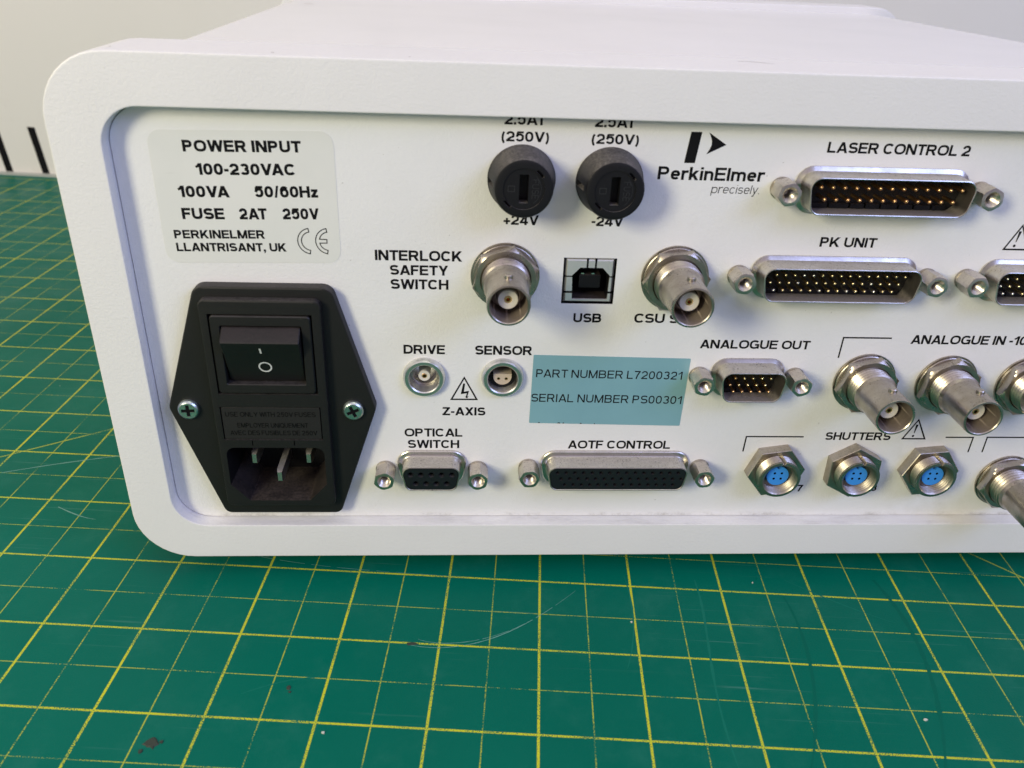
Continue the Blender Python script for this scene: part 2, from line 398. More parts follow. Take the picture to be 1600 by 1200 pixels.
def glyph(ch, w):
    h = w / 2; t = w * .90; g = []          # horizontals a shade thinner than stems
    X = .735; xt = t / 2
    V = lambda x, a=0., b=1.: bar(x - h, a, x + h, b)
    Hh = lambda y, a, b: bar(a, y - xt, b, y + xt)
    St = lambda pts, c=False: stroke(pts, t * .5 + w * .5, c)
    if ch == 'A':
        Wd = .98; hw = h * 1.08
        g = slant(hw, 0, Wd / 2 - .01, 1, w) + slant(Wd - hw, 0, Wd / 2 + .01, 1, w) + Hh(.285, .20, Wd - .20)
    elif ch in 'BPR':
        Wd = {'B': .90, 'P': .84, 'R': .92}[ch]; cx = Wd - .06 - h - .23
        g = V(h)
        mid = .515 if ch == 'B' else .47
        top = [(h, 1 - h)] + [(cx, 1 - h)] + arc(cx, (1 - h + mid) / 2, Wd - .05 - h - cx, (1 - h - mid) / 2, 90, -90, 12) + [(h, mid)]
        g += St(top)
        if ch == 'B': g += St([(h, mid)] + arc(cx, (mid + h) / 2, Wd - h - cx, (mid - h) / 2, 90, -90, 12) + [(h, h)])
        if ch == 'R': g += slant(Wd - h * 1.1, 0, Wd * .56, mid, w)
    elif ch == 'C': Wd = .93; g = St(arc(Wd / 2, .5, Wd / 2 - h, .5 - h, 38, 322, 26))
    elif ch == 'G':
        Wd = .97; g = St(arc(Wd / 2, .5, Wd / 2 - h, .5 - h, 40, 322, 26)) + bar(Wd - w, .03, Wd - w * .1, .5) + Hh(.47, Wd * .55, Wd - w * .1)
    elif ch in 'OQ':
        Wd = 1.02; g = St(arc(Wd / 2, .5, Wd / 2 - h, .5 - h, 0, 360, 36), True)
        if ch == 'Q': g += slant(Wd * .96, -.04, Wd * .62, .26, w)
    elif ch == 'D':
        Wd = .92; cx = Wd * .42; g = V(h) + St([(h, 1 - h), (cx, 1 - h)] + arc(cx, .5, Wd - h - cx, .5 - h, 90, -90, 18) + [(h, h)])
    elif ch == 'E': Wd = .80; g = V(h) + Hh(1 - xt, h, Wd) + Hh(.52, h, Wd - .05) + Hh(xt, h, Wd)
    elif ch == 'F': Wd = .74; g = V(h) + Hh(1 - xt, h, Wd) + Hh(.50, h, Wd - .07)
    elif ch == 'H': Wd = .88; g = V(h) + V(Wd - h) + Hh(.52, h, Wd - h)
    elif ch == 'I': Wd = w; g = V(h)
    elif ch == 'K': Wd = .92; g = V(h) + slant(h, .24, Wd - h * 1.5, 1, w) + slant(Wd - h * 1.2, 0, Wd * .40, .60, w)
    elif ch == 'L': Wd = .74; g = V(h) + Hh(xt, h, Wd)
    elif ch == 'M':
        Wd = 1.06; g = V(h) + V(Wd - h) + slant(Wd / 2, 0, h * 1.15, 1, w * .92) + slant(Wd / 2, 0, Wd - h * 1.15, 1, w * .92)
    elif ch == 'N': Wd = .90; g = V(h) + V(Wd - h) + slant(Wd - h * 1.1, 0, h * 1.1, 1, w)
    elif ch == 'S':
        Wd = .86; r = (1 - 2 * h) / 4; rx = Wd / 2 - h
        g = St(arc(Wd / 2, 1 - h - r, rx * .95, r, 22, 268, 18) + arc(Wd / 2, h + r, rx, r, 88, -160, 18))
    elif ch == 'T': Wd = .80; g = V(Wd / 2) + Hh(1 - xt, 0, Wd)
    elif ch == 'U':
        Wd = .88; g = St([(h, 1)] + [(h, .42)] + arc(Wd / 2, .40, Wd / 2 - h, .40 - h, 180, 360, 16) + [(Wd - h, 1)])
    elif ch == 'V': Wd = .92; hw = h * 1.08; g = slant(Wd / 2, 0, hw, 1, w) + slant(Wd / 2, 0, Wd - hw, 1, w)
    elif ch == 'W':
        Wd = 1.30; hw = h * 1.05; a, b_ = Wd * .27, Wd * .73
        g = slant(a, 0, hw, 1, w * .95) + slant(a, 0, Wd / 2, 1, w * .95) + slant(b_, 0, Wd / 2, 1, w * .95) + slant(b_, 0, Wd - hw, 1, w * .95)
    elif ch == 'X': Wd = .90; hw = h * 1.2; g = slant(hw, 0, Wd - hw, 1, w) + slant(Wd - hw, 0, hw, 1, w)
    elif ch == 'Y': Wd = .92; hw = h * 1.2; g = V(Wd / 2, 0, .42) + slant(Wd / 2, .38, hw, 1, w) + slant(Wd / 2, .38, Wd - hw, 1, w)
    elif ch == 'Z': Wd = .82; g = Hh(1 - xt, .03, Wd - .02) + Hh(xt, 0, Wd) + slant(w * .75, w * .6, Wd - w * .75, 1 - w * .6, w)
    elif ch == '0': Wd = .74; g = St(arc(Wd / 2, .5, Wd / 2 - h, .5 - h, 0, 360, 30), True)
    elif ch == '1': Wd = .50; g = V(Wd - h) + stroke([(0, .70 - h * .2), (.16, .73), (Wd - w * .8, .94)], w * .8)
    elif ch == '2':
        Wd = .74; r = .285 - h * .2; g = St(arc(Wd / 2, 1 - h - r, Wd / 2 - h, r, 172, -28, 14) + [(Wd * .48, .36), (w * .6, w * .75)]) + Hh(xt, 0, Wd)
    elif ch == '3':
        Wd = .74; r = (1 - 2 * h) / 4
        g = St(arc(Wd / 2, 1 - h - r, Wd / 2 - h - .03, r, 160, -90, 14)) + St(arc(Wd / 2, h + r, Wd / 2 - h, r, 90, -160, 14))
    elif ch == '4':
        Wd = .78; g = V(Wd - .12 - h) + Hh(.255, 0, Wd) + slant(h * .9, .255, Wd - .12 - h * 1.2, 1, w * .95)
    elif ch == '5':
        Wd = .75; g = Hh(1 - xt, .14, Wd - .04) + stroke([(.20, 1 - w * .4), (.12, .46)], w * .9) + St([(.10, .47)] + arc(Wd / 2, h + .29, Wd / 2 - h, .29, 125, -158, 16))
    elif ch == '6':
        Wd = .74; g = St(arc(Wd / 2, h + .28, Wd / 2 - h, .28, 0, 360, 24), True) + St(arc(Wd / 2, .5, Wd / 2 - h, .5 - h, 38, 190, 12))
    elif ch == '7': Wd = .72; g = Hh(1 - xt, 0, Wd) + stroke([(Wd - h, 1 - w * .5), (Wd * .52, .45), (Wd * .36, 0)], w)
    elif ch == '8':
        Wd = .74; r = (1 - 2 * h) / 4; g = St(arc(Wd / 2, 1 - h - r, Wd / 2 - h - .03, r, 0, 360, 22), True) + St(arc(Wd / 2, h + r, Wd / 2 - h, r, 0, 360, 22), True)
    elif ch == '9':
        Wd = .74; g = St(arc(Wd / 2, 1 - h - .28, Wd / 2 - h, .28, 0, 360, 24), True) + St(arc(Wd / 2, .5, Wd / 2 - h, .5 - h, -142, 10, 12))
    elif ch == '-': Wd = .36; g = bar(0, .30, Wd, .30 + t)
    elif ch == '+': Wd = .62; g = bar(Wd / 2 - h * .9, .05, Wd / 2 + h * .9, .67) + bar(0, .36 - h * .9, Wd / 2 - h * .9, .36 + h * .9) + bar(Wd / 2 + h * .9, .36 - h * .9, Wd, .36 + h * .9)
    elif ch == '.': Wd = w * 1.05; g = bar(0, 0, Wd, Wd)
    elif ch == ',': Wd = w * 1.05; g = bar(0, 0, Wd, Wd) + slant(Wd * .35, -.20, Wd * .75, 0, w * .45)
    elif ch == '/': Wd = .40; g = slant(h * .8, -.02, Wd - h * .8, 1.02, w * .75)
    elif ch == '(': Wd = .34; g = stroke(arc(.44, .38, .44 - h, .66, 125, 235, 12, 2), w * .85)
    elif ch == ')': Wd = .34; g = stroke(arc(-.10, .38, .44 - h, .66, 55, -55, 12, 2), w * .85)
    elif ch == 'e': Wd = .68; g = St(arc(Wd / 2, X / 2, Wd / 2 - h, X / 2 - h, 0, 318, 20)) + Hh(X / 2, h, Wd - h * .4)
    elif ch == 'c': Wd = .68; g = St(arc(Wd / 2, X / 2, Wd / 2 - h, X / 2 - h, 42, 318, 20))
    elif ch == 'r': Wd = .46; g = V(h, 0, X) + stroke(arc(.40, .36, .40 - h, X - .36 - h * .9, 170, 75, 8), w * .95)
    elif ch == 'k': Wd = .70; g = V(h, 0, 1) + slant(h, .20, Wd - h * 1.3, X, w) + slant(Wd - h * 1.1, 0, Wd * .42, .46, w)
    elif ch == 'i': Wd = w; g = V(h, 0, X) + bar(0, 1 - t * .9, w, 1)
    elif ch == 'l': Wd = w; g = V(h, 0, 1)
    elif ch == 'n': Wd = .68; g = V(h, 0, X) + St(arc(Wd / 2, .42, Wd / 2 - h, X - h - .42, 175, 0, 10) + [(Wd - h, 0)])
    elif ch == 'm':
        Wd = 1.08; q = (Wd - w) / 2; g = V(h, 0, X)
        for k in (0, 1): g += St(arc(h + q * (k + .5), .44, q / 2, X - h - .44, 172, 0, 10) + [(h + q * (k + 1), 0)])
    elif ch == 'p': Wd = .74; g = V(h, -.29, X) + St(arc(Wd / 2, X / 2, Wd / 2 - h, X / 2 - h, 0, 360, 22), True)
    elif ch == 's':
        Wd = .64; r = (X - 2 * h) / 4; g = St(arc(Wd / 2, X - h - r, Wd / 2 - h - .02, r, 25, 268, 14) + arc(Wd / 2, h + r, Wd / 2 - h, r, 88, -155, 14))
    elif ch == 'y': Wd = .68; hw = h * 1.1; g = slant(Wd / 2 + .01, 0, hw, X, w) + slant(Wd * .30, -.29, Wd - hw, X, w) + Hh(-.29 + xt, .06, Wd * .34)
    elif ch == 'z': Wd = .60; g = Hh(X - xt, .02, Wd - .02) + Hh(xt, 0, Wd) + slant(w * .7, w * .6, Wd - w * .7, X - w * .6, w)
    else: Wd = .36
    return g, Wd

def lettering(mb, text, u0, v0, u1, v1, cap, w=.16, shear=0., n=.03, track=.085, wordgap=None):
    """one line of writing from (u0,v0) to (u1,v1) along its baseline, capital height cap (mm)"""
    x = 0.; polys = []
    for ci, ch in enumerate(text):
        if ch == ' ': x += wordgap if wordgap else .34; continue
        g, wd = glyph(ch, w)
        k = track * (.55 if ch in 'AVWTY' else .7 if ch in 'CDGOQS' else 1)
        for p in g: polys.append([Vector((q.x + x, q.y)) for q in p])
        x += wd + k
        nxt = text[ci + 1:ci + 2]
        if ch + nxt in ('VA', 'AV', 'AT', 'TA', 'AY', 'LT', 'PA', 'CS', 'CT'): x -= .05 if ch == 'C' else .11
    for p in polys:
        for q in p: q.x += q.y * shear
    xa = min(q.x for p in polys for q in p); xb = max(q.x for p in polys for q in p)
    L = math.hypot(u1 - u0, v1 - v0); c, s = (u1 - u0) / L, (v1 - v0) / L; k = L / (xb - xa)
    for i, p in enumerate(polys):
        z = n + .0016 * (i % 5)
        pts = []
        for q in p:
            a, b_ = (q.x - xa) * k, q.y * cap
            pts.append((u0 + a * c - b_ * s, v0 + a * s + b_ * c, z))
        mb.add(pts, [tuple(range(len(pts)))])
    return mb
def outline_strokes(mb, pts, w, closed=False, n=.03):
    for i, p in enumerate(stroke(pts, w, closed)): mb.add([(q.x, q.y, n + .0012 * (i % 3)) for q in p], [(0, 1, 2, 3)])
    return mb
def fill(mb, pts, n=.03): return mb.plate(pts, [], n)

# ------------------------------------------------------------------ setting: cutting mat and board
PHI = -0.0867342
mo = bpy.data.objects.new
def build_mat():
    mb = bmesh.new()
    x0, x1, y0, y1 = -.52, .52, -.34, .3895
    o = [(a * MM, b * MM) for a, b in rrect(x0 / MM, y0 / MM, x1 / MM, y1 / MM, 6)]
    for z in (-.003, -.0003): pass
    top = [mb.verts.new((a, b, 0)) for a, b in [(p[0] * .9994, p[1] * .9994) for p in o]]
    rim = [mb.verts.new((a, b, -.0004)) for a, b in o]
    bot = [mb.verts.new((a, b, -.003)) for a, b in o]
    n = len(o)
    mb.faces.new(top); mb.faces.new(list(reversed(bot)))
    for r0, r1 in ((rim, top), (bot, rim)):
        for i in range(n): mb.faces.new((r0[i], r0[(i + 1) % n], r1[(i + 1) % n], r1[i]))
    me = bpy.data.meshes.new('cutting_mat'); mb.to_mesh(me); mb.free(); me.materials.append(M['mat'])
    ob = bpy.data.objects.new('cutting_mat', me); COL.objects.link(ob)
    ob.location = (.1130145, -.0032683, 0); ob.rotation_euler = (0, 0, PHI)
    return ob
cmat = thing(build_mat(), 'green cutting mat with worn yellow inch grid under the white instrument', 'cutting mat', 'thing')

def flat_child(name, parent, pts_list, m, z, ht=.00004):
    """low marks on the mat, coordinates in mat millimetres"""
    bm = bmesh.new()
    for pts in pts_list:
        lo = [bm.verts.new((a * MM, b * MM, z)) for a, b in pts]; n = len(lo)
        cx = sum(p[0] for p in pts) / n; cy = sum(p[1] for p in pts) / n
        hi = [bm.verts.new(((cx + (a - cx) * .8) * MM, (cy + (b - cy) * .8) * MM, z + ht)) for a, b in pts]
        bm.faces.new(hi)
        for i in range(n): bm.faces.new((lo[i], lo[(i + 1) % n], hi[(i + 1) % n], hi[i]))
    me = bpy.data.meshes.new(name); bm.to_mesh(me); bm.free(); me.materials.append(m)
    o = bpy.data.objects.new(name, me); COL.objects.link(o); o.parent = parent
    return o
def ribbon(pts, w0, w1):
    n = len(pts); quads = []
    P = [Vector(p) for p in pts]; L = []
    for i in range(n):
        d = (P[min(i + 1, n - 1)] - P[max(i - 1, 0)]).normalized(); nn = Vector((-d.y, d.x))
        t = i / (n - 1); w = (w0 + (w1 - w0) * t) * (.35 + .65 * math.sin(PI * min(1, .08 + t * .9))) * random.uniform(.6, 1.2)
        L.append((P[i] + nn * w / 2, P[i] - nn * w / 2))
    return L
def scuff(name, pts, w0, w1, m, k=40):
    # quadratic/cubic curve through control points, broken into dashes
    def bez(t):
        q = [Vector(p) for p in pts]
        while len(q) > 1: q = [q[i].lerp(q[i + 1], t) for i in range(len(q) - 1)]
        return q[0]
    L = ribbon([tuple(bez(i / k)) for i in range(k + 1)], w0, w1)
    bm = bmesh.new(); vs = [(bm.verts.new((a.x * MM, a.y * MM, .00003)), bm.verts.new((b.x * MM, b.y * MM, .00003))) for a, b in L]
    for i in range(k):
        if w0 > .45 or random.random() < .90: bm.faces.new((vs[i][0], vs[i][1], vs[i + 1][1], vs[i + 1][0]))
    me = bpy.data.meshes.new(name); bm.to_mesh(me); bm.free(); me.materials.append(m)
    o = bpy.data.objects.new(name, me); COL.objects.link(o); o.parent = cmat; return o
scuff('scuff_mark', [(-33, -26), (-18, -29), (-6, -20), (2, -12), (10, -3)], .32, .18, M['scuff'])
scuff('scuff_mark', [(-31, -24), (-22, -27), (-10, -22), (-2, -15)], .22, .12, M['scuff'])
scuff('scuff_mark', [(-95, 8), (-70, 0), (-45, 1), (-20, 0)], .22, .12, M['scuff'])
scuff('scuff_mark', [(-148, 22), (-138, 17), (-134, 17)], .5, .25, M['scuff'], 16)
scuff('scuff_mark', [(68, -1), (72, -20), (66, -45), (58, -60)], 1.1, .7, M['scuffdark'])
scuff('scuff_mark', [(96, 8), (103, -14), (98, -36), (88, -60)], 1.5, 1.0, M['scuffdark'])
scuff('scuff_mark', [(-175, 38), (-150, 49.6), (-128, 55)], .6, .2, M['scuff'], 20)
scuff('scuff_mark', [(24, 4), (27, -14), (22, -30)], .7, .4, M['scufffaint'], 20)
scuff('scuff_mark', [(44, 4), (46, -14), (40, -36), (45, -62)], .9, .6, M['scufffaint'])
scuff('scuff_mark', [(70, 6), (84, -4), (96, -9)], .5, .3, M['scufffaint'])
scuff('scuff_mark', [(-70, -44), (-58, -37), (-50, -38)], .5, .3, M['scufffaint'])
def blob(cx, cy, r, k=11, asp=1.): return [(cx + asp * r * (1 + random.uniform(-.38, .38)) * math.cos(2 * PI * i / k), cy + r * (1 + random.uniform(-.38, .38)) * math.sin(2 * PI * i / k)) for i in range(k)]
flat_child('glue_stain', cmat, [blob(-85, -58.6, 1.3, 13, 1.2), blob(-86.6, -60.6, .5), blob(-83.0, -58.0, .4)], M['glue'], .00002, .00025)
flat_child('glue_stain', cmat, [blob(-59.5, -41.5, .7, 9, .7), blob(-58.8, -42.7, .35)], M['glue'], .00002, .00015)
flat_child('glue_stain', cmat, [blob(-32.5, -25.6, .6, 9, 2.6)], M['glue'], .00002, .0001)
for cx, cy, r in ((-48.4, -53.4, .30), (91.3, -40.7, .36), (-123.5, 24.0, .42), (60.5, 4, .18), (24.5, -14, .25)):
    flat_child('paper_crumb', cmat, [blob(cx, cy, r, 7, 1.3)], M['crumb'], .00002, .0003)

def build_board():
    ang = math.radians(-6.5)
    root = bpy.data.objects.new('backdrop_board', None)
    bm = bmesh.new(); bmesh.ops.create_cube(bm, size=1)
    bmesh.ops.scale(bm, vec=(2.4, .018, 1.1), verts=bm.verts); bmesh.ops.translate(bm, vec=(.25, .009, .547), verts=bm.verts)
    me = bpy.data.meshes.new('backdrop_board'); bm.to_mesh(me); bm.free(); me.materials.append(M['wall'])
    o = bpy.data.objects.new('backdrop_board', me); COL.objects.link(o)
    o.location = (-.216, .4185, 0); o.rotation_euler = (0, 0, ang)
    thing(o, 'plain off-white board standing behind the instrument with black ruler marks along its foot', 'backdrop board', 'thing')
    # black ruler marks an inch apart, a little out of plumb
    for k in range(-1, 3):
        u = 14.0 + (k) * 26.3; bm = bmesh.new()
        ptsf = [(u - 2.5, 1.6), (u + 2.5, 1.6), (u - 1.0, 33.2), (u - 6.2, 33.2)]
        vs = [bm.verts.new((a * MM, -.00025, b * MM)) for a, b in ptsf]; bk = [bm.verts.new((a * MM, .0005, b * MM)) for a, b in ptsf]
        bm.faces.new(vs)
        for i in range(4): bm.faces.new((vs[i], bk[i], bk[(i + 1) % 4], vs[(i + 1) % 4]))
        me = bpy.data.meshes.new('ruler_mark'); bm.to_mesh(me); bm.free(); me.materials.append(M['ink'])
        c = bpy.data.objects.new('ruler_mark', me); COL.objects.link(c); c.parent = o
    bm = bmesh.new(); bmesh.ops.create_cube(bm, size=1)
    bmesh.ops.scale(bm, vec=(.009, .0008, .30), verts=bm.verts); bmesh.ops.translate(bm, vec=(.2575, 0, .36), verts=bm.verts)  # black strip added out of view for its reflection in the cover
    me = bpy.data.meshes.new('reflection_strip'); bm.to_mesh(me); bm.free(); me.materials.append(M['ink'])
    c = bpy.data.objects.new('reflection_strip', me); COL.objects.link(c); c.parent = o
    bm = bmesh.new(); bmesh.ops.create_cube(bm, size=1)
    bmesh.ops.scale(bm, vec=(1.2, .003, .0045), verts=bm.verts); bmesh.ops.translate(bm, vec=(.1, -.0022, -.0007), verts=bm.verts)
    me = bpy.data.meshes.new('base_strip'); bm.to_mesh(me); bm.free(); me.materials.append(plain('grey_strip', (.42, .43, .40), .5))
    c = bpy.data.objects.new('base_strip', me); COL.objects.link(c); c.parent = o
build_board()
# bench top below the mat, seen only past its edges
bm = bmesh.new(); bmesh.ops.create_cube(bm, size=1)
bmesh.ops.scale(bm, vec=(2.6, 1.7, .03), verts=bm.verts); bmesh.ops.translate(bm, vec=(.1, .0, -.0181), verts=bm.verts)
me = bpy.data.meshes.new('bench_top'); bm.to_mesh(me); bm.free(); me.materials.append(plain('pale_bench', (.5, .49, .46), .5))
ob = bpy.data.objects.new('bench_top', me); COL.objects.link(ob); ob['kind'] = 'structure'

# ------------------------------------------------------------------ the instrument's case
X0, X1, Z0, Z1 = 4.1, 303.5, 6.6, 136.0
inst = bpy.data.objects.new('electronic_instrument', None); COL.objects.link(inst)
inst.location = (.1538, .13, 0); inst.empty_display_size = .05
thing(inst, 'white metal instrument case seen from the back, its recessed rear panel full of sockets', 'instrument', 'thing')

PY = 4.0                         # the panel lies 4 mm behind the bezel's face
IN = (14.95, 17.4, X1 - 10.85, 125.17)
def frame_mesh(depth, chamf=.55, y_inner=None):
    """rounded frame around an opening; n measured from its front face"""
    mb = MB(); k = 10
    o = rrect(X0, Z0, X1, Z1, 14.5, k); i_ = rrect(*IN, 8.6, k)
    ring = lambda pts, n: [(u, v, n) for u, v in pts]
    c = chamf
    oi1, oi2 = inset(o, c * .3), inset(o, c); ii1, ii2 = inset(i_, -.12), inset(i_, -.4)
    mb.rings([ring(o, -depth), ring(o, -c), ring(oi1, -c * .3), ring(oi2, 0), ring(ii2, 0), ring(ii1, -.12), ring(i_, -.4), ring(i_, -depth)])
    mb.rings([ring(i_, -depth), ring(o, -depth)])
    return mb
rb = frame_mesh(21.5).build('rear_bezel', M['bezel'], inst, smooth=32)
fm = MB(); o = rrect(X0, Z0, X1, Z1 + .3, 14.5, 10)
fm.prism(o, -266, -245, .8).build('front_bezel', M['bezel'], inst)
cv = MB(); cv.prism(rrect(14.5, 9.0, 293.0, 133.4, 8, 8), -245.2, -21.3).build('cover', M['cover'], inst)
for u, y in ((40, 45), (268, 45), (40, 225), (268, 225)):
    f = MB(); k = 24
    f.add([], [])
    r = [[(9.5 * q * math.cos(2 * PI * i / k), z, 9.5 * q * math.sin(2 * PI * i / k)) for i in range(k)] for q, z in ((.9, 0), (1, .6), (1, 9.2))]
    f.rings(r, True, True).build('foot', M['rubber'], inst, (u, y, 0))

# rear panel with its cut-outs
USB = (114.4, 81.3, 127.05, 92.95)
IECH = [(19.5, 22), (66, 22), (66, 84), (19.5, 84)]
LEMO = ((81.25, 61.0), (100.9, 61.05))
pin = [(IN[0] + .18, IN[1] + .18), (IN[2] - .18, IN[3] - .18)]
po = rrect(pin[0][0], pin[0][1], pin[1][0], pin[1][1], 8.4, 10)
holes = [[(USB[0], USB[1]), (USB[2], USB[1]), (USB[2], USB[3]), (USB[0], USB[3])], [(29, 24), (58, 24), (58, 83), (29, 83)]] + [circ(u, v, 4.4) for u, v in LEMO]
pm = MB(); pm.plate(po, holes, 0); pm.plate(po, holes, -1.6)
for c in [po] + holes: pm.tube(c, -1.6, 0)
panel = pm.build('rear_panel', M['panel'], inst, (0, PY, 0))
back = MB(); back.box(IN[0] - 6, IN[1] - 6, -19.0, IN[2] + 6, IN[3] + 6, -18.5)
back.build('black_backing', M['dark'], inst, (0, PY, 0))  # black sheet behind the panel standing in for the unlit interior

# ------------------------------------------------------------------ printed writing on the panel
def caption(lines, w=.145, shear=0., name='printed_caption', parent=None, m='ink', n=.03, **kw):
    mb = MB()
    for t, u0, v0, u1, v1, h in lines: lettering(mb, t, u0, v0, u1, v1, h, w, shear, n, **kw)
    return mb.build(name, M[m], parent or panel, (0, PY, 0))
caption([('2.5AT', 99.34, 123.0, 108.35, 123.0, 2.3), ('(250V)', 98.8, 119.4, 109.2, 119.4, 2.2)], .215)
caption([('2.5AT', 119.1, 122.97, 128.05, 122.97, 2.3), ('(250V)', 118.65, 119.37, 129.12, 119.37, 2.2)], .215)
caption([('+24V', 99.85, 100.64, 107.91, 100.64, 2.35)], .215)
caption([('-24V', 120.17, 100.74, 127.53, 100.74, 2.35)], .215)
caption([('INTERLOCK', 70.26, 91.5, 90.46, 91.5, 2.54), ('SAFETY', 73.62, 87.96, 87.21, 87.96, 2.47), ('SWITCH', 73.67, 84.4, 87.27, 84.4, 2.52)], .225)
caption([('USB', 117.7, 76.4, 124.58, 76.4, 2.41)], .225)
caption([('CSU S', 132.75, 76.48, 143.82, 76.48, 2.5)], .215)
caption([('DRIVE', 76.25, 67.3, 86.42, 67.3, 2.48)], .225)
caption([('SENSOR', 93.89, 67.27, 108.05, 67.27, 2.52)], .225)
caption([('Z-AXIS', 85.73, 49.74, 96.8, 49.74, 2.42)], .225)
caption([('OPTICAL', 75.92, 43.25, 90.92, 43.25, 2.49), ('SWITCH', 76.71, 39.68, 90.13, 39.68, 2.53)], .215)
caption([('AOTF CONTROL', 118.95, 39.7, 146.49, 39.7, 2.55)], .21)
caption([('LASER CONTROL 2', 171.98, 118.8, 205.13, 118.8, 2.4)], .215)
caption([('PK UNIT', 175.06, 96.82, 188.86, 96.82, 2.4)], .215)
caption([('ANALOGUE OUT', 150.21, 69.72, 178.42, 69.72, 2.42)], .215)
caption([('ANALOGUE IN -10', 204.37, 71.63, 234.98, 71.63, 2.5)], .215)
caption([('SHUTTERS', 188.51, 42.73, 206.6, 42.73, 2.46)], .215)
caption([('7', 184.15, 25.76, 185.75, 25.76, 2.23)], .215)
caption([('8', 205.3, 25.9, 207.0, 25.9, 2.2)], .215)
lg = MB(); fill(lg, [(139.86, 115.7), (142.31, 115.72), (143.02, 122.56), (140.57, 122.52)])
arcpts = [(144.6, 122.5), (145.15, 121.5), (145.5, 120.5), (145.5, 119.7), (145.2, 118.8), (144.6, 117.7), (148.85, 119.9)]
fill(lg, list(reversed(arcpts)))
lettering(lg, 'PerkinElmer', 134.24, 111.9, 158.83, 111.9, 2.95, .205, .012, .03, .10)
lettering(lg, 'precisely.', 146.91, 109.03, 158.19, 109.03, 2.0, .10, .11, .03, .14)
lg.build('maker_logo', M['ink'], panel, (0, PY, 0))
def warn(apex, bl, br, bolt=None, excl=None, w=.42):
    mb = MB(); outline_strokes(mb, [bl, br, apex], w, True)
    if bolt: fill(mb, bolt, .034)
    if excl:
        (tx, ty), (bx, by), (dx, dy) = excl
        mb.add([(tx - .34, ty, .034), (bx - .10, by, .034), (bx + .10, by, .034), (tx + .34, ty, .034)], [(0, 1, 2, 3)])
        fill(mb, circ(dx, dy, .34, 12), .034)
    mb.build('warning_symbol', M['ink'], panel, (0, PY, 0))
warn((91.26, 60.75), (88.05, 54.48), (94.5, 54.5), bolt=[(91.0, 59.1), (90.42, 56.0), (91.95, 56.3), (91.72, 55.3), (91.42, 55.3), (91.98, 54.75), (92.42, 55.38), (92.1, 55.33), (92.5, 57.0), (91.2, 56.7), (91.5, 59.1)][::-1])
warn((212.95, 49.2), (210.0, 43.22), (216.25, 43.22), excl=((213.0, 47.7), (212.8, 45.0), (212.75, 44.1)))
warn((223.4, 103.0), (220.55, 97.07), (226.6, 97.07), excl=((223.35, 101.6), (223.05, 98.9), (222.95, 97.98)))
for pts in ([(186.55, 67.45), (186.62, 73.15), (199.17, 73.15)], [(166.65, 38.96), (166.8, 43.68), (182.5, 43.68)], [(222.03, 43.74), (229.83, 43.74), (229.8, 38.93)], [(233.82, 38.94), (233.79, 43.8), (262, 43.8)]):
    outline_strokes(MB(), pts, .40).build('bracket_line', M['ink'], panel, (0, PY, 0))

# stickers
def sticker_part(name, corners, r, m, th=.06):
    mb = MB(); mb.prism(rpoly(corners, r, 6), 0.012, th)
    return mb.build(name, M[m], inst, (0, PY, 0))
sp = sticker_part('rating_sticker', [(23.0, 90.1), (62.5, 90.68), (62.43, 120.53), (22.99, 119.9)], 3.0, 'rating')
def scap(lines, w, **kw): return caption(lines, w, 0., 'printed_text', sp, n=.075, **kw)
scap([('POWER INPUT', 30.18, 115.4, 55.42, 115.8, 2.5)], .25)
scap([('100-230VAC', 32.28, 110.42, 53.61, 110.8, 2.55)], .25)
scap([('100VA', 27.76, 105.38, 38.9, 105.55, 2.57), ('50/60Hz', 44.4, 105.7, 58.3, 105.95, 2.57)], .25)
scap([('FUSE', 27.88, 100.4, 37.19, 100.53, 2.57), ('2AT', 40.48, 100.6, 46.62, 100.7, 2.57), ('250V', 50.08, 100.8, 58.18, 100.95, 2.57)], .25)
scap([('PERKINELMER', 25.43, 95.85, 45.63, 96.2, 2.0), ('LLANTRISANT, UK', 25.5, 92.82, 50.21, 93.2, 2.02)], .24)
ce = MB()
def ce_outline(cx, cy, R, r, a0, a1):
    return arc(cx, cy, R, R, a0, a1, 20, 2) + arc(cx, cy, r, r, a1, a0, 20, 2)
outline_strokes(ce, ce_outline(55.95, 95.8, 3.05, 2.2, 100, 262), .22, True, .075)
outline_strokes(ce, arc(60.0, 95.85, 3.05, 3.05, 100, 260, 18, 2) + arc(60.0, 95.85, 2.2, 2.2, 260, 192, 8, 2) + [(59.5, 95.42), (59.5, 96.28)] + arc(60.0, 95.85, 2.2, 2.2, 168, 100, 8, 2), .22, True, .075)
ce.build('conformity_mark', M['ink'], sp, (0, PY, 0))
ss = sticker_part('serial_sticker', [(108.25, 47.6), (148.15, 46.95), (148.42, 66.8), (108.48, 67.4)], .25, 'serial')
caption([('PART NUMBER L7200321', 109.36, 61.1, 146.85, 60.75, 2.3)], .155, 0, 'printed_text', ss, 'thinink', .075, track=.16)
caption([('SERIAL NUMBER PS00301', 108.5, 54.0, 147.65, 53.57, 2.35)], .155, 0, 'printed_text', ss, 'thinink', .075, track=.16)
rem = MB()
for u, wd in ((110.6, .5), (115.6, .9), (117.0, .5), (121.6, .5), (125.3, .3)): rem.add([(u, 47.62 - (u - 108) * .0165, .075), (u + wd, 47.62 - (u - 108) * .0165, .075), (u + wd * .7, 47.95 - (u - 108) * .0165, .075), (u + wd * .2, 47.9 - (u - 108) * .0165, .075)], [(0, 1, 2, 3)])
rem.build('cut_off_print', M['thinink'], ss, (0, PY, 0))

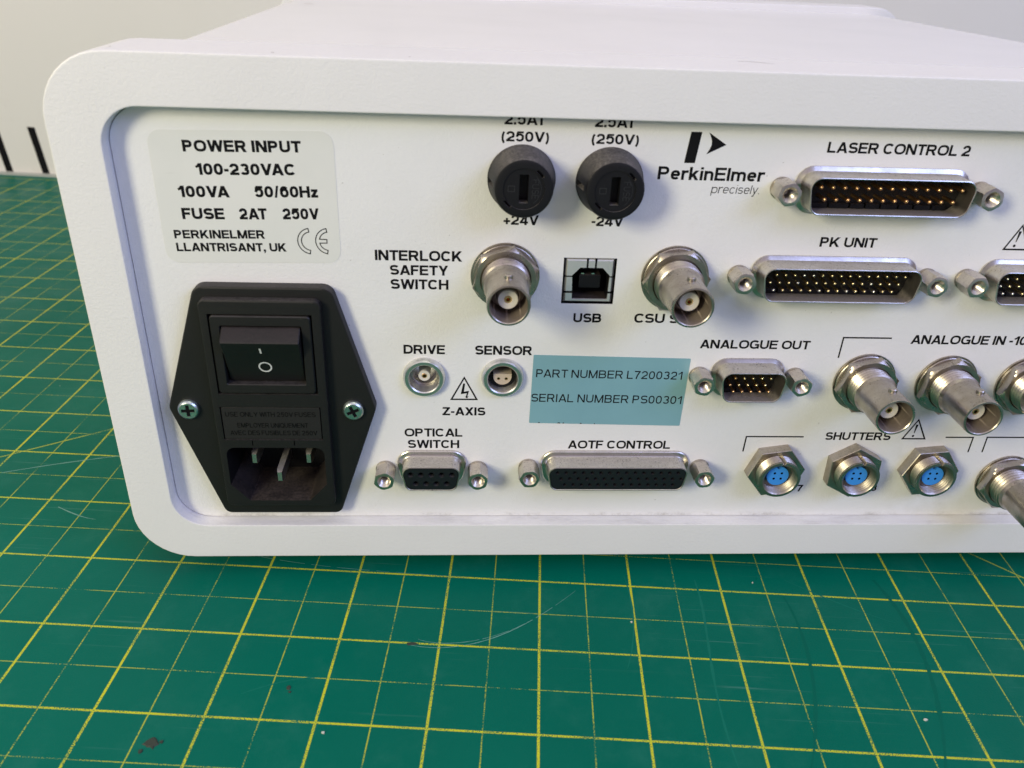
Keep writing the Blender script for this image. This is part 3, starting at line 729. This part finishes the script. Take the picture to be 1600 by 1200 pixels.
# ------------------------------------------------------------------ power inlet
def power_inlet():
    DR = []
    fl = [(28.3, 20.75), (58.6, 20.75), (69.2, 53.1), (60.0, 85.5), (28.6, 85.5), (18.2, 53.1)]
    flo = rpoly(fl, [2.2, 2.2, 2.6, 3.0, 3.0, 2.6], 6)
    hole = [(31.0, 26), (56.0, 26), (56.0, 80), (31, 80)]
    mb = MB()
    # flange as one slab, then the raised middle body with its openings
    mb.rings([[(u, v, 0.02) for u, v in flo], [(u, v, 2.5) for u, v in flo], [(u, v, 2.85) for u, v in inset(flo, .15)], [(u, v, 3.0) for u, v in inset(flo, .5)]])
    mb.plate(inset(flo, .5), [hole], 3.0)
    body = rrect(29.6, 24.6, 57.7, 83.0, 1.8, 6)
    c14 = rpoly([(31.2, 31.5), (35.7, 26.4), (51.2, 26.4), (55.8, 31.5), (55.8, 42.8), (31.3, 42.8)], [.6, .6, .6, .6, 2.2, 2.2], 5)
    sw = [(31.5, 58.2), (55.5, 58.2), (55.5, 79.5), (31.5, 79.5)]
    dr = [(31.25, 45.1), (55.75, 45.1), (55.75, 54.65), (31.25, 54.65)]
    tabs = [[(38.0, 43.3), (38.25, 43.3), (38.25, 45.0), (38.0, 45.0)], [(48.4, 43.3), (48.65, 43.3), (48.65, 45.0), (48.4, 45.0)]]
    bi = inset(body, .45)
    mb.rings([[(u, v, 2.9) for u, v in body], [(u, v, 4.55) for u, v in body], [(u, v, 4.87) for u, v in inset(body, .13)], [(u, v, 5.0) for u, v in bi]])
    mb.plate(bi, [c14, sw, dr] + tabs, 5.0)
    mb.m = 1; mb.rings([[(u, v, 5.0) for u, v in c14], [(u, v, -10.) for u, v in inset(c14, .5)]], False, True); mb.m = 0
    mb.rings([[(u, v, 5.0) for u, v in sw], [(u, v, 2.0) for u, v in sw]], False, True)
    mb.rings([[(u, v, 5.0) for u, v in dr], [(u, v, 3.2) for u, v in dr]], False, True)
    for t_ in tabs: mb.rings([[(u, v, 5.0) for u, v in t_], [(u, v, 4.2) for u, v in t_]], False, True)
    inlet = mb.build('power_inlet', [M['black'], M['blackdeep']], inst, (0, PY, 0), 30)
    # switch: its frame, then the rocker tilted bottom-in
    f = MB(); fo = rrect(31.9, 58.6, 55.1, 79.1, .9, 4); ro = rrect(34.1, 61.1, 52.9, 76.6, .4, 4)
    f.rings([[(u, v, 2.1) for u, v in fo], [(u, v, 5.0) for u, v in fo], [(u, v, 5.25) for u, v in inset(fo, .25)], [(u, v, 5.25) for u, v in inset(ro, -.15)], [(u, v, 5.1) for u, v in ro], [(u, v, 1.5) for u, v in ro]])
    f.build('switch_frame', M['black'], inlet, (0, PY, 0))
    r = MB()
    prof = [(76.25, 1.6), (76.3, 4.3), (76.1, 5.0), (73.9, 7.8), (73.45, 8.1), (72.9, 7.95), (69.2, 6.0), (65.2, 4.6), (61.5, 3.6), (61.35, 1.6)]
    u0, u1 = 34.4, 52.6
    vs = [(u, v, n) for u in (u0, u0 + .25, u1 - .25, u1) for v, n in [(p[0], p[1] - (.25 if u in (u0, u1) and 1 <= i <= 8 else 0)) for i, p in enumerate(prof)]]
    L = len(prof); fs = []
    for a in range(3):
        for i in range(L - 1): fs.append((a * L + i, a * L + i + 1, (a + 1) * L + i + 1, (a + 1) * L + i))
    fs.append(tuple(range(L))); fs.append(tuple(3 * L + i for i in range(L)))
    r.add(vs, fs); rk = r.build('rocker_switch', M['rocker'], inlet, (0, PY, 0), 25)
    def face_n(v):
        for (v0, n0), (v1, n1) in zip(prof[5:], prof[6:]):
            if v1 <= v <= v0: return n0 + (n1 - n0) * (v0 - v) / (v0 - v1) + .05
        return 5
    mk = MB()
    for p in stroke([(43.3, 71.9), (43.3, 70.2)], .42): mk.add([(q.x, q.y, face_n(q.y)) for q in p], [(0, 1, 2, 3)])
    for p in stroke(arc(43.5, 65.75, 1.42, 1.42, 0, 360, 32, 2), .36, True): mk.add([(q.x, q.y, face_n(q.y)) for q in p], [(0, 1, 2, 3)])
    mk.build('switch_marking', M['whiteink'], inlet, (0, PY, 0))
    d = MB(); d.prism(rrect(31.5, 45.3, 55.5, 54.4, .3, 2), 3.25, 4.85, .12)
    dw = d.build('fuse_drawer', M['drawer'], inlet, (0, PY, 0))
    tx = MB()
    for t, u0, u1, v in (('USE ONLY WITH 250V FUSES', 32.4, 54.4, 51.9), ('EMPLOYER UNIQUEMENT', 35.0, 52.3, 48.75), ('AVEC DES FUSIBLES DE 250V', 33.0, 54.4, 46.55)):
        lettering(tx, t, u0, v, u1, v, 1.3, .12, 0, 4.93, .2)
    tx.build('embossed_text', M['embossed'], inlet, (0, PY, 0))
    for u, rot in ((23.2, .04), (63.55, .42)):
        s = MB(); pl = []
        c, sn = math.cos(rot), math.sin(rot); a, b_ = 1.62, .44
        for x, y in ((b_, b_), (a, b_), (a, -b_), (b_, -b_), (b_, -a), (-b_, -a), (-b_, -b_), (-a, -b_), (-a, b_), (-b_, b_), (-b_, a), (b_, a)): pl.append((x * c - y * sn, x * sn + y * c))
        s.lathe([(2.65, 0), (2.65, .5), (2.5, .9), (2.1, 1.18)], k=36)
        s.plate(circ(0, 0, 2.1, 36), [pl], 1.18)
        s.rings([[(x, y, 1.18) for x, y in pl], [(x * .9, y * .9, .2) for x, y in pl]], False, True)
        sc_ = s.build('screw', M['zinc'], inlet, (u, PY - 3.0, 52.95))
        DR.append((pl, u))
    for pl, u in DR:
        dk = MB(); dk.plate([(x * .97, y * .97) for x, y in pl], [], 1.02); dk.build('cross_shade', M['dark'], inlet, (u, PY - 3.0, 52.95))  # black sheet just inside the cross gives it painted shade
    for u, v, n1, wd, ht in ((36.7, 36.3, .2, 1.5, 3.6), (50.7, 36.4, .2, 1.5, 3.6), (43.35, 32.3, 2.6, 1.5, 3.6)):
        b2 = MB(); o_ = [(u - wd / 2, v - ht / 2), (u + wd / 2, v - ht / 2), (u + wd / 2, v + ht / 2), (u - wd / 2, v + ht / 2)]
        i_ = [(u - wd / 2 + .22, v - ht / 2 + .5), (u + wd / 2 - .22, v - ht / 2 + .5), (u + wd / 2 - .22, v + ht / 2 - .5), (u - wd / 2 + .22, v + ht / 2 - .5)]
        b2.rings([[(x, y, -10) for x, y in o_], [(x, y, n1 - .9) for x, y in o_], [(x, y, n1) for x, y in i_]], False, True)
        b2.build('contact_blade', M['blade'], inlet, (0, PY, 0))
M['embossed'] = plain('embossed_black', (.0015, .0015, .0015), .6, spec=.1)
power_inlet()

# ------------------------------------------------------------------ fuse holders
def fuse_holder(u, v):
    mb = MB()
    def rf(r, n, a):
        d = math.degrees(a) % 360
        if 1.2 < n < 6.6 and (abs(d - 180) < 3.2 or d < 3.2 or d > 356.8): return r - 2.2
        return r
    prof = [(7.65, 0), (7.65, .6), (7.5, 1.1), (7.45, 1.21), (6.7, 6.5), (6.64, 6.61), (6.5, 7.9), (6.25, 8.45), (5.8, 8.6)]
    mb.lathe(prof, k=72, rf=rf)
    notch = []
    for a0 in (32, 212):
        A = [math.radians(a0 + q) for q in (0, 8, 16, 24)]
        notch.append([(5.1 * math.cos(a), 5.1 * math.sin(a)) for a in A] + [(4.55 * math.cos(a), 4.55 * math.sin(a)) for a in reversed(A)])
    inner = circ(0, 0, 4.5, 48)
    mb.plate(circ(0, 0, 5.8, 72), notch + [inner], 8.6)
    for h_ in notch: mb.rings([[(x, y, 8.6) for x, y in h_], [(x, y, 7.2) for x, y in h_]], False, True)
    mb.rings([[(x, y, 8.6) for x, y in inner], [(x, y, 8.35) for x, y in inner]])
    slot = [(-1.0, -3.1), (1.0, -3.1), (1.0, 3.1), (-1.0, 3.1)]
    mb.plate(inner, [slot], 8.35)
    mb.rings([[(x, y, 8.35) for x, y in slot], [(x, y, 5.5) for x, y in slot]], False, True)
    fh = mb.build('fuse_holder', M['blackfuse'], inst, (u, PY, v), 30)
    tx = MB(); lettering(tx, 'FUSE', 1.75, 2.1, 1.75, -2.1, 1.5, .12, 0, 8.4, .2)
    outline_strokes(tx, [(-3.4, -.6), (-2.0, -.6), (-2.0, .6), (-3.4, .6)], .16, True, 8.4)
    outline_strokes(tx, arc(0, 0, 3.75, 3.75, -55, 45, 14, 2), .1, False, 8.4)
    tx.build('embossed_text', M['embossed2'], fh, (u, PY, v))
M['embossed2'] = plain('embossed_fuse', (.016, .016, .018), .45)
fuse_holder(103.55, 111.2); fuse_holder(123.4, 111.15)

# ------------------------------------------------------------------ BNC sockets
def hexnut(mb, af, n0, n1, rot, bore, cu=0., cv=0., ch=.5):
    """hex nut with the rounded chamfer that a turned nut has on its front corners"""
    k = 72; R = af / math.sqrt(3); rc = af / 2 + (R - af / 2) * .12
    def hr(a):
        q = a % (PI / 3) - PI / 6
        return af / 2 / math.cos(q)
    ring = lambda f, n: [(cu + f(2 * PI * i / k) * math.cos(rot + 2 * PI * i / k), cv + f(2 * PI * i / k) * math.sin(rot + 2 * PI * i / k), n) for i in range(k)]
    rs = []
    for lim, n in ((1e9, n0), (1e9, n1 - (R - af / 2) * .62), (af / 2 + (R - af / 2) * .5, n1 - (R - af / 2) * .26), (rc, n1)):
        rs.append(ring(lambda a: min(hr(a), lim), n))
    for r_, n in ((rc - .5, n1), (bore + .35, n1), (bore, n1 - .35), (bore, n0)): rs.append(ring(lambda a: r_, n))
    return mb.rings(rs)
def thread(r, n0, n1, pitch=.55, depth=.26):
    out = []; n = n0
    while n < n1 - pitch * .5:
        out += [(r - depth, n), (r, n + pitch * .42), (r, n + pitch * .58)]; n += pitch
    out.append((r - depth, n1)); return out
BNC = {}
def bnc(u, v, rot, label=None):
    key = round(rot, 3)
    if key not in BNC:
        bd = MB()
        bd.lathe([(5.35, 0)] + thread(5.65, .2, 7.0, .98, .40) + [(5.3, 7.1), (4.95, 7.9), (4.85, 8.1), (4.85, 18.0), (4.72, 18.25), (4.35, 18.3), (4.15, 18.1)], k=64)
        bd.m = 1; bd.lathe([(4.15, 18.1), (4.12, 9.6)], k=64)
        bd.lathe([(4.12, 9.6), (2.9, 9.6), (2.9, 12.6), (2.55, 12.6), (2.55, 8.8)], k=40); bd.m = 0
        for sgn in (1, -1):     # bayonet lugs, top and bottom
            k = 16
            rs = [[(q * math.cos(2 * PI * i / k), sgn * hgt, 13.9 + q * math.sin(2 * PI * i / k)) for i in range(k)] for q, hgt in ((1.05, 4.5), (1.0, 5.5), (.8, 5.72))]
            bd.rings(rs, False, True)
        w = MB(); w.lathe([(5.4, .01), (8.15, .01), (8.2, .25), (8.15, .5), (5.4, .5)], k=64)
        w.lathe([(5.4, .5), (7.5, .5), (7.75, .62), (7.75, .9), (7.6, 1.02), (5.4, 1.02)], k=64)
        nu = MB(); hexnut(nu, 14.0, 1.06, 3.35, rot, 5.65)
        ins = MB(); ins.lathe([(2.3, 8.8), (2.3, 14.6), (2.15, 14.8), (.95, 14.8), (.85, 14.6), (.85, 12.)], k=32)
        ct = MB(); ct.lathe([(.84, 11.8), (.84, 14.65), (.72, 14.75), (.45, 14.75), (.42, 11.9)], k=20); ct.lathe([(.42, 11.9), (.01, 11.9)], k=20)
        BNC[key] = (bd, w, nu, ins, ct, [])
    bd, w, nu, ins, ct, made = BNC[key]
    loc = (u, PY, v)
    if not made:
        b = bd.build('bnc_socket', [M['nickel'], M['bore']], inst, loc, 28); made.append(b.data)
        for nm, x, m in (('lock_washer', w, 'nickel'), ('hex_nut', nu, 'nickel'), ('insulator', ins, 'ptfe'), ('centre_contact', ct, 'gold')):
            o = x.build(nm, M[m], b, loc, 28); made.append(o.data)
    else:
        b = link('bnc_socket', made[0], inst, loc)
        for nm, me in zip(('lock_washer', 'hex_nut', 'insulator', 'centre_contact'), made[1:]): link(nm, me, b, loc)
    if label: b['label'] = label
for (u, v, rot, lb) in ((100.66, 88.2, .30, None), (141.35, 88.3, .10, None), (194.85, 60.55, .22, None), (216.9, 60.35, .42, None), (238.7, 60.2, .25, None), (243.0, 29.7, .22, None)):
    bnc(u, v, rot, lb)

# ------------------------------------------------------------------ USB port
def usb():
    u0, v0, u1, v1 = USB
    mb = MB()
    fr = [(u0 + .45, v0 + .2), (u1 - .28, v0 + .2), (u1 - .28, v1 - .1), (u0 + .45, v1 - .1)]
    hole = [(117.0, 82.3), (125.6, 82.3), (125.75, 88.4), (123.9, 90.35), (118.5, 90.35), (116.7, 88.4)]
    n = -.45
    bev = [(fr[0][0] + .55, fr[0][1] + .4), (fr[1][0] - .55, fr[1][1] + .4), (fr[2][0] - .55, fr[2][1] - .75), (fr[3][0] + .55, fr[3][1] - .75)]
    mb.rings([[(a, b, n - 9) for a, b in fr], [(a, b, n - .55) for a, b in fr], [(a, b, n) for a, b in bev]])
    mb.plate(bev, [hole], n)
    mb.rings([[(a, b, n) for a, b in hole], [(a, b, n - .6) for a, b in hole]])
    up = mb.build('usb_port', M['shield'], inst, (0, PY, 0), 20)
    ins = MB(); ins.rings([[(a, b, n - .5) for a, b in inset(hole, -.02)], [(a, b, n - 9.5) for a, b in hole]], False, True)
    ins.build('port_cavity', M['blackdeep'], up, (0, PY, 0))
    t = MB(); t.prism(rrect(118.6, 84.6, 123.9, 88.0, .3, 2), n - 9, n - 1.6, .25); t.build('contact_tongue', M['blackdeep'], up, (0, PY, 0))
    ln = MB(); lo = [(u0 + .04, v0 + .04), (u1 - .04, v0 + .04), (u1 - .04, v1 - .04), (u0 + .04, v1 - .04)]
    ln.rings([[(a, b, -.12) for a, b in lo], [(a, b, -6.) for a, b in lo]], False, True); ln.build('black_gap_liner', M['dark'], up, (0, PY, 0))  # black liner added so the gap round the port reads as shaded
    # seams of the folded shield
    sm = MB()
    for a in ((119.95, 90.3, 120.4, 92.75), (121.95, 90.3, 122.4, 92.75)): sm.box(a[0], a[1], n - .7, a[2], a[3], n + .02)
    for a in ((u0 + .4, 88.0, 116.8, 88.3), (125.7, 88.0, u1 - .4, 88.3), (u0 + .4, 83.9, 116.95, 84.4), (125.55, 83.9, u1 - .4, 84.4)): sm.box(a[0], a[1], n - .7, a[2], a[3], n + .02)
    sm.build('shield_seam', M['dark'], up, (0, PY, 0))
    for u in (119.45, 121.95):
        c = MB(); c.prism(rrect(u - .38, 88.05, u + .38, 88.35, .1, 2), n - 8, n - 1.9); c.build('contact', M['tinpin'], up, (0, PY, 0))
usb()

# ------------------------------------------------------------------ round push-pull sockets: DRIVE and SENSOR
def ring_socket(u, v):
    mb = MB(); mb.lathe([(5.35, 0), (5.35, .45), (5.05, 1.25), (4.75, 1.6), (4.0, 1.6), (3.75, 1.35), (3.65, .9), (3.62, -5.0)], k=64)
    mb.lathe([(3.62, -5.0), (.01, -5.0)], k=64)
    return mb
s1 = ring_socket(0, 0); d = s1.build('coaxial_socket', M['satin'], inst, (LEMO[0][0], PY, LEMO[0][1]), 30)
x = MB(); x.lathe([(1.52, -5), (1.52, -.5), (1.4, -.3), (.72, -.3), (.62, -.5)], k=32); x.build('insulator', M['ptfe'], d, (LEMO[0][0], PY, LEMO[0][1]))
x = MB(); x.lathe([(.66, -4.5), (.66, -.35), (.55, -.28), (.38, -.28), (.36, -3.5)], k=20); x.lathe([(.36, -3.5), (.01, -3.5)], k=20); x.build('centre_contact', M['gold'], d, (LEMO[0][0], PY, LEMO[0][1]))
x = MB(); x.lathe([(3.6, -2.2), (3.1, -2.2), (3.1, -4.9)], k=48); x.build('contact_ring', M['nickel'], d, (LEMO[0][0], PY, LEMO[0][1]))
d = link('two_pin_socket', d.data.copy(), inst, (LEMO[1][0], PY, LEMO[1][1]))
half = [(2.3 * math.cos(math.radians(a)), 2.3 * math.sin(math.radians(a))) for a in range(180, 361, 10)]
half = half + [(2.3, .75), (-2.3, .75)]
hl = [circ(-.98, -.62, .42, 14), circ(.98, -.62, .42, 14)]
x = MB(); x.tube(half, -5, -.2); x.plate(half, hl, -.2)
for c in hl: x.rings([[(a, b, -.2) for a, b in c], [(a, b, -3) for a, b in c]], False, True)
x.build('insulator', M['peek'], d, (LEMO[1][0], PY, LEMO[1][1]))
for su in (-.98, .98):
    x = MB(); x.lathe([(.41, -3), (.41, -.3), (.36, -.22), (.24, -.25), (.24, -2.5)], su, -.62, 16); x.build('contact', M['gold'], d, (LEMO[1][0], PY, LEMO[1][1]))
x = MB(); x.lathe([(3.58, -1.2), (2.6, -1.5), (2.6, -4.9)], k=40); x.build('liner', M['blackdeep'], d, (LEMO[1][0], PY, LEMO[1][1]))

# ------------------------------------------------------------------ shutter sockets with blue inserts
def shutter(u, v, rot):
    mb = MB()
    def rf(r, n, a):
        d = math.degrees(a) % 360
        return r - .9 if r > 5.0 and abs(d - 86) < 4.5 and n > 3 else r
    mb.lathe([(5.2, 0), (5.2, 2.6)] + thread(5.65, 2.8, 6.0, .42, .2) + [(5.4, 6.2), (4.75, 6.25), (4.5, 6.0)], k=80, rf=rf)
    mb.m = 1; mb.lathe([(4.5, 6.0)] + [(r, n) for r, n in reversed(thread(4.5, 3.0, 5.8, .7, .3))] + [(4.3, 2.6), (3.2, 2.2), (3.2, .8)], k=80, rf=rf)
    s = mb.build('shutter_socket', [M['nickel'], M['innerthread']], inst, (u, PY, v), 28)
    nu = MB(); o = hexa(0, 0, 13.7, rot)
    nu.rings([[(a, b, .02) for a, b in o], [(a, b, 2.95) for a, b in o], [(a, b, 3.1) for a, b in inset(o, .15)]]); nu.plate(inset(o, .15), [circ(0, 0, 5.75, 40)], 3.1); nu.tube(circ(0, 0, 5.75, 40), 1, 3.1)
    nu.build('hex_nut', M['nickel'], s, (u, PY, v), 25)
    bl = MB(); R = 2.95; oo = []
    for i in range(48):
        a = 2 * PI * i / 48; dd = abs(math.degrees(a) - 90); oo.append(((R - (.75 if dd < 12 else 0)) * math.cos(a), (R - (.75 if dd < 12 else 0)) * math.sin(a)))
    hs = [circ(a, b, .36, 12) for a, b in ((-.95, .85), (.98, .85), (-.95, -.85), (.98, -.85))]
    bl.tube(oo, .5, 4.3); bl.plate(oo, hs, 4.3)
    bl.build('blue_insert', M['blue'], s, (u, PY, v), 25)
    for h_ in hs:
        c = MB(); c.rings([[(a, b, 4.29) for a, b in h_], [(a, b, 1.0) for a, b in h_]], False, True); c.build('contact_hole', M['dark'], s, (u, PY, v))
for u, rot in ((175.8, .15), (197.6, PI / 6 + .02), (219.0, .10)): shutter(u, 33.9, rot)

# ------------------------------------------------------------------ D-shaped connectors
def dshape(wt, H, r, k=6):
    t = math.tan(math.radians(10)) * H / 2
    w = wt / 2
    return rpoly([(-w + 2 * t, -H / 2), (w - 2 * t, -H / 2), (w, H / 2), (-w, H / 2)], r, k)
JS = {}
def jackscrews(parent, cu, cv, span):
    if not JS:
        a = MB(); hexo = hexa(0, 0, 4.9, .26); k = 48
        def hr(q, lim=9): 
            t = q % (PI / 3) - PI / 6; return min(2.45 / math.cos(t), lim)
        cc = lambda q, n: [(q * math.cos(.26 + 2 * PI * i / k), q * math.sin(.26 + 2 * PI * i / k), n) for i in range(k)]
        hx = lambda lim, n: [(hr(2 * PI * i / k, lim) * math.cos(.26 + 2 * PI * i / k), hr(2 * PI * i / k, lim) * math.sin(.26 + 2 * PI * i / k), n) for i in range(k)]
        tr = [(r, n) for r, n in reversed(thread(1.42, 1.5, 5.4, .5, .22))]
        a.rings([hx(2.55, .7), hx(9, 1.1), hx(9, 5.75), hx(2.58, 6.0), cc(2.3, 6.05), cc(1.75, 6.05)] + [cc(r, n) for r, n in tr] + [cc(.9, 1.4), cc(.02, 1.4)])
        w = MB(); w.lathe([(1.6, .01), (2.62, .01), (2.68, .35), (2.6, .72), (1.6, .72)], k=32)
        JS['n'] = (a, w)
    for s in (-1, 1):
        loc = (cu + s * span / 2, PY, cv); key = 'a'
        if 'am' not in JS:
            o = JS['n'][0].build('jack_screw', M['bright'], parent, loc, 28); JS['am'] = o.data
            o = JS['n'][1].build('spring_washer', M['nickel'], parent, loc, 28); JS['wm'] = o.data
        else:
            o = link('jack_screw', JS['am'], parent, loc); w_ = link('spring_washer', JS['wm'], parent, loc)
            # each screw came to rest at its own angle
            o.rotation_euler = (0, random.uniform(0, 1.0), 0)
PINM = {}
def pin_mesh(r, n1, m):
    k = (r, n1, m)
    if k not in PINM:
        a = MB(); a.lathe([(r, 0.2), (r, n1 - r * .9), (r * .82, n1 - r * .4), (r * .35, n1), (.01, n1)], k=14)
        o = a.build('pin', M[m], None, (0, 0, 0)); PINM[k] = o.data; bpy.data.objects.remove(o)
    return PINM[k]
def d_male(cu, cv, wt, span, rows, jz=None, pr=.5, pm=('gold',), H=8.5, tip=5.0):
    loc = (cu, PY, cv); o = dshape(wt, H, 2.6); th = .42
    mb = MB(); i_ = inset(o, th)
    fl = inset(o, -1.15)
    R_ = lambda pts, n: [(a, b, n) for a, b in pts]
    mb.rings([R_(fl, .02), R_(fl, .45), R_(inset(o, -.75), .62), R_(inset(o, -.2), .9), R_(o, 1.6), R_(o, 5.9), R_(inset(o, .06), 6.08), R_(inset(o, th * .5), 6.15), R_(inset(o, th - .06), 6.08), R_(i_, 5.9)])
    mb.m = 1; mb.rings([R_(i_, 5.9), R_(i_, .3)])
    d = mb.build('d_shaped_connector', [M['shell'], M['shellin']], inst, loc, 30)
    ins = MB(); q = inset(o, th + .02); ins.plate(q, [], .55)
    # moulded ledge along the lower edge of the insulator, with its notches
    t = wt / 2 - 2.6
    x = -t
    while x < t - 2:
        L = random.choice((3.2, 3.8, 4.6)); ins.box(x, -H / 2 + .55, .5, min(x + L, t), -H / 2 + 1.6, 1.5); x += L + .45
    ins.build('insulator', M['blackdeep'], d, loc)
    for row in rows:
        x0, x1, n, z = row[:4]
        for k in range(n):
            x = x0 + (x1 - x0) * k / max(1, n - 1)
            m = pm[random.randrange(len(pm))]
            p = link('pin', pin_mesh(pr, tip, m), d, (x, PY, z))
    jackscrews(d, cu, jz if jz else cv, span)
    return d
def d_female(cu, cv, wt, span, rows, jz=None, hr=.5, H=7.5, deep=True):
    loc = (cu, PY, cv); o = dshape(wt, H, 2.3); R_ = lambda pts, n: [(a, b, n) for a, b in pts]
    mb = MB(); fl = inset(o, -1.5)
    mb.rings([R_(fl, .02), R_(fl, .55), R_(inset(o, -1.25), .75), R_(inset(o, -.5), .85), R_(inset(o, -.1), 1.15), R_(o, 1.7), R_(o, 5.7), R_(inset(o, .1), 5.92), R_(inset(o, .32), 6.0), R_(inset(o, .42), 5.85), R_(inset(o, .42), 4.5)])
    d = mb.build('d_shaped_connector', M['shell'], inst, loc, 30)
    hs = []
    for x0, x1, n, z in rows:
        for k in range(n): hs.append(circ(x0 + (x1 - x0) * k / (n - 1) - cu, z - cv, hr, 14))
    ins = MB(); q = inset(o, .42); ins.rings([R_(q, 4.5), R_(q, 5.75), R_(inset(q, .12), 5.88)]); ins.plate(inset(q, .12), hs, 5.88)
    for h_ in hs:
        cx = sum(a for a, b in h_) / len(h_); cy = sum(b for a, b in h_) / len(h_)
        ins.rings([R_(h_, 5.88), [(cx + (a - cx) * .62, cy + (b - cy) * .62, 5.3) for a, b in h_], [(cx + (a - cx) * .62, cy + (b - cy) * .62, 2.5) for a, b in h_]], False, True)
    ins.build('insulator', M['blackdeep2'], d, loc, 25)
    jackscrews(d, cu, jz if jz else cv, span)
M['blackdeep2'] = dusty('black_socket_face', (.009, .009, .012), .28, 0, .15, (.09, .08, .08), .3)
d_male(186.5, 110.4, 39.3, 46.8, [(170.5, 203.2, 13, 112.15), (171.75, 201.7, 12, 109.4)], 110.6, .5, ('gold',), 8.6, 5.0)
d_male(179.95, 89.15, 39.2, 46.6, [(164.3, 195.5, 15, 91.3), (163.1, 194.3, 15, 89.4), (164.2, 193.1, 14, 87.5)], 89.35, .38, ('brassy', 'brassy', 'tinpin'), 8.5, 5.0)
d_male(163.55, 61.7, 17.5, 24.9, [(159.1, 168.2, 5, 63.75), (158.0, 167.05, 5, 61.85), (159.1, 168.2, 5, 59.95)], 61.95, .38, ('gold', 'brassy'), 8.5, 5.0)
d_male(229.9, 89.2, 25.6, 33.3, [(220.8, 239.2, 9, 91.3), (219.6, 238.0, 9, 89.4), (220.8, 238.0, 8, 87.5)], 89.4, .38, ('brassy', 'tinpin'), 8.5, 5.0)
d_female(82.9, 33.8, 16.0, 24.4, [(77.55, 88.3, 5, 35.15), (78.9, 86.95, 4, 32.4)], 33.1, .78, 7.6)
d_female(132.0, 33.9, 38.0, 46.7, [(115.9, 148.0, 15, 35.85), (116.95, 149.0, 15, 33.95), (118.0, 147.0, 14, 32.05)], 33.8, .52, 7.5)

# small paint chips and a scratch along the top edge of the case
def chip(pts, z):


    me = bpy.data.meshes.new('paint_chip')
    me.from_pydata([(a * MM, b * MM, (z + .012) * MM) for a, b in pts], [], [list(range(len(pts)))]); me.materials.append(M['chip'])
    link('paint_chip', me, rb)
M['chip'] = plain('exposed_metal', (.22, .19, .17), .6)
chip(blob(51.2, 4.0, .32, 8, 1.2), 136.0); chip(blob(79.2, 4.4, .22, 7, 1.2), 136.0); chip(blob(18.2, 5.4, .25, 7), 136.0)
chip([(151.8, 15.6), (153.5, 15.7), (155.8, 15.1), (158.0, 13.9), (160.0, 12.9), (157.8, 14.5), (155.5, 15.8), (153.3, 16.1)], 136.0)
chip(blob(30.3, 177.0, 1.3, 9, 1.4), 133.4)
